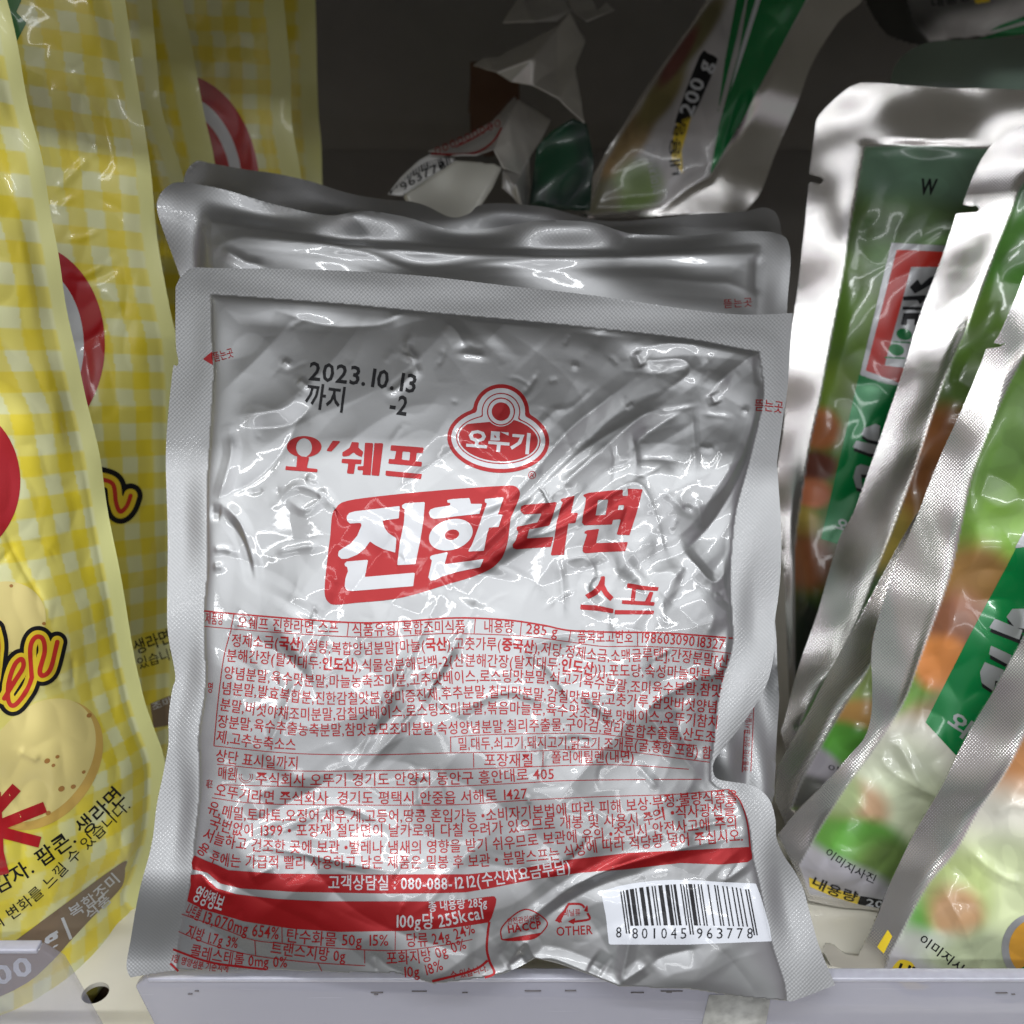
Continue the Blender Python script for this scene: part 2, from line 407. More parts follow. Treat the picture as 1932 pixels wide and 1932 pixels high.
def pillow(inner, parts):
    def f(X, Y):
        d = np.maximum(0, -spoly(inner, X, Y)); st = abs(X[0, 1] - X[0, 0]); o = 0
        for a, k in parts:
            q = a*(1 - np.exp(-d/k)); o = o + (blur(q, max(1, int(k*.16/st))) if k > 40 else q)
        return o
    return f
# ---------------------------------------------------------------- the shelf
from mathutils import Matrix, Vector
def thing(name, loc, label, cat, group=None):
    o = bpy.data.objects.new(name, None); o.empty_display_size = .02; COL.objects.link(o); o.location = Vector([float(v) for v in loc])
    tag(o, label, cat, group); return o
def adopt(child, root):
    if child is None: return
    child.parent = root; child.matrix_parent_inverse = Matrix.Translation(-root.location); return child
def box(name, lo, hi, m, bevel=.0008):
    x0, y0, z0 = lo; x1, y1, z1 = hi
    V = [(x, y, z) for z in (z0, z1) for y in (y0, y1) for x in (x0, x1)]
    F = [(0, 2, 3, 1), (4, 5, 7, 6), (0, 1, 5, 4), (2, 6, 7, 3), (0, 4, 6, 2), (1, 3, 7, 5)]
    o = new_mesh(name, V, [i for f in F for i in f], [4]*6, m)
    if bevel:
        b = o.modifiers.new('b', 'BEVEL'); b.width = bevel; b.segments = 2
    return o
SHZ = -.045
M_SHELF = mat('cream_shelf_paint', (.66, .63, .54), .38, 0, .25, bump=.05, bscale=90, cvar=.05)
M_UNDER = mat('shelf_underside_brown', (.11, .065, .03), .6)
M_BACK = mat('grey_back_panel_paint', (.19, .178, .165), .5, bump=.05, bscale=60, cvar=.1)
M_UPPER = mat('upper_shelf_paint', (.42, .41, .38), .5)
# shelf board: a painted steel sheet pierced by round holes
cu = bpy.data.curves.new('shelf', 'CURVE'); cu.dimensions = '2D'; cu.fill_mode = 'BOTH'; cu.extrude = .0009
def loop(pts):
    sp_ = cu.splines.new('POLY'); sp_.points.add(len(pts) - 1); sp_.use_cyclic_u = True
    for p, q in zip(sp_.points, pts): p.co = (q[0], q[1], 0, 1)
loop([(-1, .012), (1, .012), (1, .42), (-1, .42)])
for i in range(-2, 3):
    hx = -.1376 + .3*i; loop([(hx + .0043*math.cos(a), .0268 + .0043*math.sin(a)) for a in np.linspace(0, 6.28, 40)[:-1]])
tmp = bpy.data.objects.new('shelf', cu); me = bpy.data.meshes.new_from_object(tmp); bpy.data.objects.remove(tmp)
shelf = struct(bpy.data.objects.new('shelf', me)); COL.objects.link(shelf); shelf.location.z = SHZ - .0009; me.materials.clear(); me.materials.append(M_SHELF)
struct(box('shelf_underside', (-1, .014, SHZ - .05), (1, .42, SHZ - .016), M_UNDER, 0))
struct(box('shelf_front_lip', (-1, -.03, SHZ - .05), (1, .0118, SHZ + .0022), M_SHELF, .002))
struct(box('back_panel', (-1, .42, SHZ - .05), (1, .4212, .2035), M_BACK, 0))
struct(box('back_panel', (-1, .4216, SHZ - .05), (1, .43, .351), M_BACK, 0))
struct(box('upper_shelf', (-1, UPY, .352), (1, .43, .367), M_UPPER, .001))
# clear acrylic fences along the shelf edge
M_ACR = bpy.data.materials.new('scratched_clear_acrylic'); M_ACR.use_nodes = True; t = M_ACR.node_tree; b = t.nodes['Principled BSDF']
b.inputs['Base Color'].default_value = (.40, .40, .47, 1); b.inputs['Transmission Weight'].default_value = 0; b.inputs['IOR'].default_value = 1.45
b.inputs['Roughness'].default_value = .12
tcn = t.nodes.new('ShaderNodeTexCoord'); mp = t.nodes.new('ShaderNodeMapping'); mp.inputs['Scale'].default_value = (30, 30, 900); n = t.nodes.new('ShaderNodeTexNoise'); n.inputs['Scale'].default_value = 1.; n.inputs['Detail'].default_value = 5
t.links.new(tcn.outputs['Object'], mp.inputs[0]); t.links.new(mp.outputs[0], n.inputs['Vector'])
r_ = t.nodes.new('ShaderNodeMapRange'); r_.inputs[1].default_value = .45; r_.inputs[2].default_value = .75; r_.inputs[3].default_value = .04; r_.inputs[4].default_value = .35
t.links.new(n.outputs['Fac'], r_.inputs[0]); t.links.new(r_.outputs[0], b.inputs['Roughness'])
M_RIM = mat('painted_edge_gleam', (.60, .60, .69), .25, 0, .4, bump=.2, bscale=400, cvar=.12, trans=.35)  # paler than the fence: the bright gleam of its edge put into the colour
M_SCUFF = mat('dark_scuff_ink', (.10, .09, .09), .7)
def adopt_to(c, p): c.parent = p
tr = t.nodes.new('ShaderNodeBsdfTransparent'); tr.inputs[0].default_value = (.95, .95, .98, 1); ms = t.nodes.new('ShaderNodeMixShader'); ms.inputs[0].default_value = .38
t.links.new(b.outputs[0], ms.inputs[1]); t.links.new(tr.outputs[0], ms.inputs[2]); t.links.new(ms.outputs[0], [q for q in t.nodes if q.type == 'OUTPUT_MATERIAL'][0].inputs[0])
M_CLEAR = M_ACR.copy(); M_CLEAR.name = 'clear_acrylic'; [setattr(q.inputs[0], 'default_value', .76) for q in M_CLEAR.node_tree.nodes if q.type == 'MIX_SHADER']
def fence(name, prof, y0, y1, label, m_=None):
    V = [(x, y0, z) for x, z in prof] + [(x, y1, z) for x, z in prof]; k = len(prof); F = [tuple(range(k)), tuple(range(2*k - 1, k - 1, -1))]
    for i in range(k): F.append((i, i + k, (i + 1) % k + k, (i + 1) % k))
    o = new_mesh(name, V, [i for f in F for i in f], [len(f) for f in F], m_ or M_ACR)
    b = o.modifiers.new('b', 'BEVEL'); b.width = .0007; b.segments = 3; b.limit_method = 'ANGLE'; b.angle_limit = R_(15)
    zt = max(z for _, z in prof); xs_ = [x for x, z in prof if z == zt]; rim = box('rim', (min(xs_) + .001, y0 - .0003, zt - .0012), (max(xs_) - .001, y1 + .0003, zt + .0004), M_RIM, .0004); adopt_to(rim, o)  # rim: thin strip added on top to carry the painted edge gleam
    return tag(o, label, 'shelf fence', 'acrylic fences along the shelf edge')
fence('acrylic_fence', [(-.60, SHZ + .0024), (-.1165, SHZ + .0024), (-.1275, .0015), (-.1325, .0062), (-.60, .0062)], -.0048, -.0016, 'scratched clear acrylic fence in front of the yellow pouches, its cut corner at left', M_CLEAR)
fence('acrylic_fence', [(-.1043, SHZ + .0024), (.60, SHZ + .0024), (.60, -.0108), (-.1078, -.0108), (-.1110, -.0142)], .0010, .0044, 'long frosted acrylic fence under the silver and green pouches')

M_TAPE = mat('worn_grey_tape', (.34, .34, .32), .6, bump=.4, bscale=300, cvar=.5)
tp = box('worn_tape', (0, 0, 0), (1, 1, 1), M_TAPE, 0); tq = [at(1338, 1877, .2875), at(1455, 1877, .2875), at(1440, 1960, .2875), at(1318, 1960, .2875)]
for v_ in tp.data.vertices:
    k_ = (1 if v_.co.x > .5 else 0) if v_.co.z > .5 else (2 if v_.co.x > .5 else 3); yy = .0009 if v_.co.y > .5 else .0007
    q_ = CAM + (yy - CAM[1])/(tq[k_] - CAM)[1]*(tq[k_] - CAM); v_.co = q_
tag(tp, 'mottled grey piece of worn tape stuck on the acrylic fence under the pouch corner', 'tape')
rs_ = np.random.RandomState(5)
for q_ in range(16):
    x_ = (-.10, -.06, -.03, .0, .035, .04, .13, .17)[q_ % 8] + rs_.rand()*.02; z_ = -.0152 - rs_.rand()*.0016; L_ = .001 + rs_.rand()**2*.007
    adopt_to(box('scuff', (x_, .0006, z_), (x_ + L_, .0012, z_ + .00013), M_SCUFF, 0), bpy.data.objects['acrylic_fence.001'])
# ---------------------------------------------------------------- silver pouch in front
OUT = D([(331, 541), (338, 525), (354, 508), (367, 503), (401, 504.7)]) + smooth([(401, 504.7), (645.7, 511.4), (796, 521), (946.5, 538), (1080, 553), (1290, 583), (1400, 593), (1496, 590)], 4) + \
  smooth([(1496, 590), (1491.7, 646), (1486.7, 729), (1478, 789), (1468, 860), (1466.7, 882), (1471, 950), (1475, 1047), (1472, 1113), (1463, 1180), (1461, 1231), (1446, 1291), (1410, 1353), (1373, 1403), (1351, 1430), (1345, 1450), (1355, 1470), (1403, 1478.4), (1430, 1486.7), (1453, 1510), (1463, 1547), (1465, 1580), (1480, 1614), (1503.5, 1647), (1520, 1681), (1530, 1721), (1547, 1787.5), (1577, 1859)], 4) + \
  D([(1530, 1876), (1493, 1889.5), (1400, 1880), (1291, 1863), (1230, 1862), (1164, 1859.4), (1110, 1838), (1053, 1818), (1010, 1807.6), (985, 1822), (953, 1836), (925, 1843), (818, 1855), (780, 1842), (746, 1834), (560, 1840), (330, 1842), (228, 1858)]) + \
  smooth([(228, 1858), (221, 1830), (237, 1764), (257, 1697), (277, 1630), (287.4, 1580), (294, 1520), (307.5, 1453), (316, 1403), (316, 1353), (323, 1300), (329, 1274), (317.5, 1197), (316, 1113.6), (314, 980), (312.5, 863), (317.5, 779), (326, 692.5), (332, 690), (336, 681), (331, 646), (331, 541)], 4)
INN = smooth([(398, 558), (401, 646), (404, 706), (397, 829), (391, 946), (393, 1063), (386, 1164), (389, 1291), (376, 1386), (378, 1487), (368, 1587), (363, 1647), (348, 1704), (324, 1787), (318, 1850)], 4) + \
  D([(330, 1880), (746, 1880), (818, 1880), (953, 1872), (1010, 1850), (1164, 1890), (1291, 1895), (1400, 1905), (1486, 1915)]) + \
  smooth([(1486, 1915), (1480, 1860), (1473, 1834), (1453, 1771), (1430, 1660), (1420, 1620), (1410, 1547), (1383, 1500), (1341, 1473), (1346, 1400), (1350, 1353), (1360, 1286), (1381, 1214), (1376, 1097), (1380, 1030), (1388, 960), (1410, 880), (1430, 800), (1440, 736), (1432, 666)], 4) + \
  smooth([(1432, 664), (1400, 660), (1291, 640), (1080, 616), (930, 602), (779, 588), (645, 575), (400, 557)], 4)
CR = []
def cr_add(f, w, a, *lines):
    for l in lines: CR.append((smooth(f(l), 5), w, a))
# ridges running from the waist of the pouch up to its right shoulder
cr_add(Q2, 15, 1.3, [(60, 1600), (520, 1150), (850, 850), (1000, 740), (1230, 690)])
cr_add(Q2, 11, .9, [(0, 1420), (210, 1230), (510, 870), (720, 690), (930, 520)])
cr_add(Q2, 6, .4, [(150, 1420), (560, 1010), (900, 790), (985, 740)], [(-100, 1650), (250, 1330), (420, 1190)], [(250, 1500), (600, 1200)])
cr_add(Q2, 13, -1.0, [(900, 980), (950, 890), (1060, 810), (1210, 720)], [(910, 1025), (1020, 1010), (1190, 1030)])
cr_add(Q2, 26, -.7, [(300, 1250), (620, 930), (800, 760), (1100, 580)])
cr_add(Q2, 8, .8, [(0, 1650), (300, 1490), (480, 1420), (620, 1340), (830, 1190), (950, 1180), (1050, 1400), (1090, 1550)])
cr_add(Q2, 6, .5, [(1250, 700), (1262, 900), (1262, 1110)], [(1330, 1430), (1270, 1260)], [(450, 1600), (480, 1720), (490, 1932)])
cr_add(Q2, 10, .9, [(1370, 610), (1480, 500), (1650, 370)], [(1650, 370), (1300, 320), (960, 340)], [(940, 360), (1000, 420), (1200, 420), (1240, 500), (1100, 600)])
cr_add(Q2, 7, -.8, [(1665, 370), (1675, 580)], [(1370, 620), (1400, 690)], [(930, 360), (970, 460)])
cr_add(Q2, 15, 1.2, [(1670, 590), (1590, 880), (1440, 1180), (1300, 1300)])
cr_add(Q2, 12, -1.5, [(1740, 620), (1600, 980), (1450, 1270), (1340, 1430), (1210, 1550), (1080, 1610)])
cr_add(Q2, 8, 1.1, [(1200, 1550), (1370, 1740), (1490, 1620), (1560, 1490)])
cr_add(Q2, 8, -.9, [(1380, 1760), (1490, 1850), (1500, 1600)])
cr_add(Q2, 9, .7, [(760, 1700), (660, 1720), (640, 1850), (750, 1920)], [(500, 1620), (620, 1600), (700, 1690)])
cr_add(Q2, 16, -.9, [(640, 1600), (700, 1700), (620, 1800)])
cr_add(Q2, 5, .35, [(1290, 930), (1340, 955), (1380, 940)], [(1550, 720), (1590, 730)], [(1060, 1190), (1150, 1270), (1220, 1340)], [(1380, 1810), (1450, 1820)], [(540, 460), (590, 470)])
# upper left
cr_add(Q1, 26, -1.0, [(200, 1420), (430, 1300), (600, 1130), (700, 930)])
cr_add(Q1, 8, .8, [(200, 1430), (280, 1150), (265, 1000)], [(215, 1450), (330, 1560), (400, 1750), (430, 1900)])
cr_add(Q1, 8, -.7, [(215, 1510), (140, 1500)], [(250, 1530), (360, 1700), (410, 1900)])
cr_add(Q1, 22, .8, [(330, 900), (600, 870), (760, 740)])
cr_add(Q1, 22, -.8, [(380, 980), (650, 960), (800, 830)], [(560, 240), (900, 330), (1200, 330), (1380, 260)])
cr_add(Q1, 14, -1.0, [(1290, 1400), (1480, 1260), (1720, 1090)])
cr_add(Q1, 10, .8, [(1250, 290), (1400, 240), (1500, 225)], [(1600, 310), (1680, 380), (1740, 500)])
cr_add(Q1, 5, .45, [(1400, 380), (1380, 480), (1430, 560), (1330, 520)], [(1380, 500), (1440, 640), (1420, 680)], [(1250, 740), (1300, 765), (1430, 640)], [(1700, 530), (1870, 550)], [(700, 680), (770, 740)], [(600, 560), (650, 590)], [(750, 1300), (830, 1330)], [(160, 1740), (230, 1730), (290, 1750)], [(160, 1840), (230, 1840)])
cr_add(Q1, 6, .5, [(560, 1450), (700, 1350), (850, 1420), (750, 1500), (650, 1440)], [(550, 1780), (640, 1740), (850, 1720)], [(940, 1520), (870, 1400), (990, 1560)])
# table area: long folds fanning down to the left
cr_add(T1, 7, .75, [(1560, -40), (1300, 500), (1020, 1050)], [(1810, -30), (1450, 620), (1080, 1050)])
cr_add(T1, 6, .5, [(960, 0), (700, 450), (530, 850), (420, 1000)])
cr_add(T1, 26, -.8, [(380, 200), (700, 430), (820, 650)], [(950, 1000), (1100, 860), (1400, 620)], [(1700, 300), (1500, 600)])
cr_add(T2, 6, .5, [(-30, 690), (130, 600), (300, 565), (500, 640)], [(700, 560), (900, 740)], [(1050, 1000), (1200, 1170)])
cr_add(T2, 11, 1.0, [(1500, 450), (1150, 640), (1180, 770), (1500, 1130)], [(1650, 150), (1600, 420), (1450, 470)])
cr_add(T2, 18, -.9, [(1300, 640), (1350, 850), (1480, 1000)], [(340, 300), (520, 430), (700, 700)])
cr_add(T3, 28, -1.0, [(430, 400), (720, 220), (1100, 10)])
cr_add(T3, 6, .55, [(500, 420), (820, 300), (1100, 195), (1430, 320)], [(640, 440), (1000, 510), (1450, 600)])
cr_add(T3, 9, .8, [(230, 620), (330, 720), (480, 750)], [(560, 640), (720, 560)])
cr_add(T3, 14, -.7, [(190, 560), (300, 660), (420, 690)], [(1280, 1180), (1330, 1130), (1420, 1200), (1680, 1300)])
# lower right: bundles of folds sweeping to the corner
cr_add(B3, 8, .9, [(1390, 240), (960, 320), (500, 480), (100, 800)], [(1300, 160), (1000, 220)])
cr_add(B3, 6, .6, [(850, 340), (600, 430), (420, 520)], [(1300, 400), (1250, 470), (1390, 380)])
cr_add(B3, 12, -.8, [(900, 400), (560, 520), (300, 680)])
cr_add(B3, 10, 1.3, [(120, 960), (230, 790), (290, 870), (400, 880), (710, 1005)])
cr_add(B3, 8, 1.0, [(770, 690), (740, 890), (712, 1000)], [(850, 900), (712, 1003)])
cr_add(B3, 16, -1.1, [(140, 930), (240, 860)], [(560, 900), (640, 950)], [(870, 900), (950, 850), (1110, 810)])
cr_add(B3, 9, .8, [(1420, 470), (1480, 640), (1540, 830)])
CR += random_creases((420, 600, 1360, 1780), 70, 3, 20, 80, .07, 3, 8)
CR += random_creases((900, 640, 1400, 1100), 40, 4, 30, 120, .12, 4, 9, ang=-.75, spread=.4)
CR += random_creases((430, 1100, 1360, 1800), 45, 5, 30, 140, .11, 4, 10, ang=-1.0, spread=.6)
CR += random_creases((950, 650, 1380, 1250), 70, 14, 18, 80, .13, 2.6, 4.5, ang=-.8, spread=.7) + random_creases((430, 1150, 1360, 1800), 90, 15, 18, 90, .11, 2.6, 4.5, ang=-1.0, spread=.8) + random_creases((430, 600, 1000, 1100), 40, 16, 12, 50, .09, 2.6, 4)
CR += random_creases((850, 640, 1400, 1200), 22, 24, 90, 260, .75, 30, 48, ang=-.8, spread=.35) + random_creases((850, 640, 1400, 1250), 14, 25, 80, 220, .7, 30, 46, ang=.9, spread=.4) + random_creases((430, 1150, 1380, 1800), 30, 26, 90, 280, .6, 30, 50, ang=-1.0, spread=.5) + random_creases((430, 1250, 1400, 1800), 12, 27, 80, 240, .6, 30, 46, ang=.4, spread=.4)
n1, n2, n3, n4, n5 = Noise(12, 1), Noise(14, 2), Noise(16, 3), Noise(9, 4), Noise(9, 6)
pil = pillow(INN, [(.8, 9), (5.5, 150)])
def h_main(X, Y):
    d = np.maximum(0, -spoly(INN, X, Y)); k = sm01(d/55)
    h = pil(X, Y) + k*(.9*n1(X/520, Y/520) + .15*n2(X/190, Y/190) - .06*np.abs(n3(X/120, Y/120)) + .38*np.abs(n4((X*.75 + Y*.66)/520, (Y*.75 - X*.66)/250)) - .22*np.abs(n5((X*.55 + Y*.83)/200, (Y*.55 - X*.83)/420)))
    return np.where(d > 0, h, 0) + creases(X, Y, CR)*1.0*(.25 + .75*sm01(d/14))*sm01(d/3 + .15)
w1 = Noise(8, 9)
def w_main(X, Y):
    d = np.maximum(0, spoly(INN, X, Y)); return (.35 + .45*sm01((Y - 900)/400))*sm01(d/50)*w1(X/360, Y/300) - 8*sm01((800 - X)/350)*sm01((Y - 1640)/190)
PB = at(905, 1800, .283); cN = -FW*math.cos(R_(11.6)) + UP*math.sin(R_(11.6))
cN = cN + RT*math.sin(R_(2.2)); cN /= np.linalg.norm(cN)
S = Sheet(OUT, (PB, cN), 2.5, h_main, lambda X, Y: pillow(INN, [(2, 12), (5, 120)])(X, Y), w_main)
SILV = (.285, .288, .293)
root = thing('silver_food_pouch', at(905, 1845, .285), 'large silver foil pouch with red Korean print, standing in front of the other silver pouches', 'food pouch', 'silver foil pouches stacked in the middle')
di = spoly(INN, S.X, S.Y); seal = sm01((di + 1)/4)
adopt(S.build('foil_body', M_SILVER, SILV, .82, seal), root)
LT = .13
# date stamp
p = Print(); p.text('2023.10.13', L3([(218, 150), (520, 180), (885, 233)]), 35*.98, BLACK, .018, latin=True, lift=.16)
p.text('까지', L3([(190, 322), (432, 354)]), 46, BLACK, .018, lift=.16); p.text('-2', L3([(722, 358), (830, 374)]), 36, BLACK, .02, latin=True, lift=.16)
adopt(p.build('date_stamp', S, root), root)
# upper lettering
p = Print(); dark = lambda *a, **k: p.poly(*a, **k)
dark(L3([(p_[0], p_[1]) for p_ in [(82 + 0, 570)]]) and L3([(191 + 109*math.cos(a), 570 + 67*math.sin(a)) for a in np.linspace(0, 6.283, 48)[:-1]]), RED, LT, 2, holes=[L3([(190 + 50*math.cos(a), 575 + 58*math.sin(a)) for a in np.linspace(0, 6.283, 32)[:-1]])])
dark(L3([(148, 628), (222, 636), (208, 703), (276, 710), (272, 731), (73, 716), (76, 692), (142, 697)]), RED, LT + .01, 2)
dark(L3([(370, 533), (421, 535), (362, 600), (329, 597)]), RED, LT, 2)
for q in ([(490, 540), (535, 543), (530, 575), (562, 602), (552, 636), (520, 622), (500, 605), (470, 628), (430, 632), (430, 606), (475, 577)], [(428, 645), (552, 651), (548, 680), (512, 678), (502, 741), (458, 738), (468, 676), (424, 672)],
          [(572, 545), (624, 547), (608, 749), (556, 746), (560, 718), (524, 717), (527, 692), (562, 692)], [(632, 547), (687, 548), (661, 753), (612, 749)], [(703, 720), (931, 741), (922, 773), (700, 752)]):
    dark(L3(q), RED, LT, 2)
dark(L3([(735, 560), (941, 575), (936, 611), (897, 608), (890, 661), (930, 665), (926, 695), (718, 676), (722, 646), (758, 648), (768, 598), (731, 594)]), RED, LT, 2, holes=[L3([(808, 600), (856, 603), (851, 656), (803, 651)])])
adopt(p.build('brand_lettering', S, root), root)
# red badge: a disc over a bean, ringed (its face is left blank)
p = Print(); k3 = 900/1932*S32; (lx, ly), (ex, ey) = L3([(1425, 350), (1408, 524)])
def badge(ins):
    a = ell((lx, ly), 176*k3 - ins, 172*k3 - ins); b = ell((ex, ey), 320*k3 - ins, 209*k3 - ins, 4)
    def f(X, Y):
        u, v = a(X, Y), b(X, Y); k = 7.; hh = np.clip(.5 + .5*(v - u)/k, 0, 1); return v*(1 - hh) + u*hh - k*hh*(1 - hh)*.8
    return f
bx = (lx - 110, ly - 60, lx + 110, ly + 125)
both = lambda f, g: (lambda X, Y: np.maximum(f(X, Y), -g(X, Y)))
p.fill(both(badge(0), badge(7.5)), bx, 1.6, RED, LT)
p.fill(badge(7.5), bx, 2.5, WHITE, LT)
p.fill(both(badge(16.5), badge(18.6)), bx, 1.2, RED, LT + .05)
fbean = ell((ex, ey), 320*k3 - 21.5, 209*k3 - 21.5, 4); fdisc = ell((lx, ly), 88*k3, 88*k3)
top_cut = lambda X, Y: np.maximum(fbean(X, Y), -ell((lx, ly), 95*k3, 93*k3)(X, Y))
p.fill(lambda X, Y: np.maximum(top_cut(X, Y), (ly + 18) - Y + (X - ex)*-.09), bx, 1.6, RED, LT + .05)
p.fill(both(fdisc, ell((lx, ly), 80*k3, 80*k3)), bx, 1.2, RED, LT + .06)
p.fill(ell((lx, ly), 58*k3, 58*k3), bx, 1.6, RED, LT + .06)
p.text('오뚜기', L3([(1205, 580), (1400, 596), (1600, 613)]), 36, WHITE, .035, lift=LT + .12)
p.fill(both(ell(L3([(1620, 747)])[0], 7.2, 7.6), ell(L3([(1620, 747)])[0], 5.9, 6.3)), (990, 880, 1020, 915), 1., RED, LT)
p.text('R', L3([(1608, 760), (1632, 764)]), 8, RED, .01, latin=True)
adopt(p.build('brand_badge', S, root), root)
# big red banner and lettering
p = Print()
p.poly(smooth(L1([(155, 470), (165, 400), (195, 340), (300, 270), (700, 215), (1300, 160), (1780, 128), (1880, 132), (1920, 165), (1925, 230), (1870, 370), (1840, 450), (1815, 650), (1780, 760), (1740, 830), (1650, 910), (1480, 985), (1230, 1060), (940, 1150), (700, 1200), (400, 1228), (200, 1247), (130, 1225), (95, 1160), (95, 1040), (120, 800), (145, 600)]), 4, True), RED, LT, 2.5)
for q, hl in (([(300, 420), (322, 385), (380, 368), (800, 318), (790, 434), (638, 455), (652, 515), (690, 570), (768, 622), (758, 756), (640, 722), (560, 680), (520, 650), (470, 720), (400, 775), (310, 812), (250, 816), (218, 785), (225, 742), (270, 710), (340, 668), (400, 595), (440, 500), (432, 476), (330, 482), (302, 455)], ()),
              ([(820, 312), (850, 292), (1035, 280), (1022, 450), (992, 640), (946, 865), (776, 875), (800, 660), (838, 480), (846, 350), (822, 334)], ()),
              ([(280, 858), (300, 840), (502, 823), (470, 986), (941, 945), (925, 1072), (520, 1105), (350, 1118), (300, 1110), (280, 1075), (288, 1000), (312, 930), (304, 890), (282, 882)], ()),
              ([(1245, 262), (1300, 252), (1455, 243), (1468, 298), (1575, 297), (1550, 392), (1330, 415), (1120, 440), (1085, 422), (1072, 380), (1088, 350), (1130, 335), (1272, 313), (1276, 290), (1247, 286)], ()),
              ([(1600, 252), (1780, 235), (1722, 400), (1766, 396), (1730, 515), (1640, 520), (1620, 590), (1590, 737), (1440, 748), (1480, 680), (1540, 520), (1604, 340), (1622, 290), (1600, 285)], ()),
              ([(1085, 792), (1110, 780), (1252, 750), (1220, 866), (1590, 815), (1555, 892), (1350, 935), (1200, 980), (1130, 1015), (1090, 1020), (1068, 990), (1085, 910), (1102, 830), (1083, 815)], ())):
    p.poly(L1(q), WHITE, LT + .09, 2.)
oc = lambda cx, cy, rx, ry, tl: [(cx + rx*math.cos(a)*math.cos(tl) - ry*math.sin(a)*math.sin(tl), cy + rx*math.cos(a)*math.sin(tl) + ry*math.sin(a)*math.cos(tl)) for a in np.linspace(0, 6.283, 50)[:-1]]
p.poly(L1(oc(1280, 588, 212, 142, -.3)), WHITE, LT + .09, 2., holes=[L1(oc(1290, 588, 70, 48, -.25))])
for q, hl in (([(258, 490), (268, 450), (300, 437), (606, 408), (532, 630), (340, 666), (320, 750), (572, 735), (545, 832), (220, 852), (190, 842), (184, 810), (215, 770), (240, 690), (218, 660), (232, 640), (420, 600), (460, 516), (290, 527)], ()),
              ([(638, 382), (770, 347), (735, 515), (802, 510), (776, 606), (710, 612), (668, 906), (544, 912), (580, 740), (600, 600), (640, 450), (660, 408), (640, 404)], ()),
              ([(850, 342), (900, 322), (1225, 291), (1218, 352), (1272, 350), (1268, 282), (1410, 290), (1350, 520), (1285, 722), (1164, 716), (1205, 570), (1130, 576), (1120, 620), (860, 629), (838, 602), (845, 540), (870, 430), (876, 370), (852, 352)], ([(990, 390), (1086, 385), (1060, 530), (965, 535)], [(1185, 440), (1236, 438), (1226, 482), (1172, 484)])),
              ([(862, 690), (880, 676), (1000, 660), (970, 796), (1272, 785), (1246, 871), (1000, 882), (870, 892), (845, 876), (845, 840), (870, 760), (886, 710), (862, 706)], ()),
              ([(1015, 1110), (1056, 1105), (1052, 1190), (1082, 1250), (1136, 1305), (1104, 1342), (1050, 1290), (1020, 1238), (980, 1282), (900, 1322), (868, 1285), (940, 1240), (988, 1190), (1010, 1140)], ()),
              ([(825, 1372), (980, 1382), (1137, 1415), (1130, 1457), (980, 1432), (822, 1420)], ()),
              ([(1265, 1172), (1420, 1198), (1561, 1210), (1551, 1246), (1400, 1238), (1260, 1216)], ()), ([(1310, 1222), (1346, 1230), (1336, 1346), (1294, 1340)], ()), ([(1476, 1252), (1512, 1258), (1480, 1356), (1425, 1354)], ()),
              ([(1220, 1330), (1525, 1351), (1515, 1386), (1210, 1368)], ()), ([(1150, 1425), (1518, 1430), (1510, 1466), (1140, 1466)], ())):
    p.poly(L2(q), RED, LT, 2., holes=[L2(h) for h in hl])
adopt(p.build('product_name_lettering', S, root), root)
# ingredient table
p = Print(); R2 = lambda q: T1(q); Tt = lambda a, b: T1(a) + T2(b)
p.line(Tt([(80, 54), (430, 86), (985, 126), (1300, 121), (1650, 98)], [(20, 92), (250, 110), (480, 142), (650, 176), (900, 187), (1250, 192), (1675, 225)]), 3., RED)
p.line(Tt([(80, 150), (430, 181), (985, 216), (1300, 213), (1600, 196)], [(20, 197), (340, 210), (640, 246), (850, 275), (1100, 276), (1400, 290), (1665, 320)]), 1.5, RED)
for a, b in (((265, 74), (246, 168)), ((985, 125), (975, 215)), ((1300, 122), (1288, 212)), ((1780, 97), (1772, 197))): p.line(T1([a, b]), 1.6, RED)
for a, b in (((352, 115), (344, 209)), ((661, 178), (648, 246)), ((1078, 188), (1080, 275)), ((50, 945), (52, 1036)), ((487, 936), (485, 1032))): p.line(T2([a, b]), 1.6, RED)
p.line(T1([(248, 170), (205, 330), (180, 500), (160, 680), (140, 900)]), 1.6, RED)
th = 80*900/1932*S32
tl = lambda body, base, h=th, b=.008, m=RED, **k: p.text(body, base, h, m, b, **k)
tl('제품명', T1([(85, 135), (192, 142)]), th*.92); tl('오쉐프 진한라면 스프', T1([(285, 160), (600, 186), (920, 197)]), th*.98); tl('식품유형', T1([(1008, 214), (1275, 208)]), th); tl('복합조미식품', T1([(1325, 200), (1715, 190)]), th)
tl('내용량', T2([(118, 190), (302, 192)]), th); tl('285 g', T2([(378, 195), (575, 214)]), th*.80, latin=True); tl('품목보고번호', T2([(703, 254), (1050, 257)]), th); tl('19860309018327', T2([(1105, 252), (1350, 268), (1622, 297)]), th*.82, latin=True)
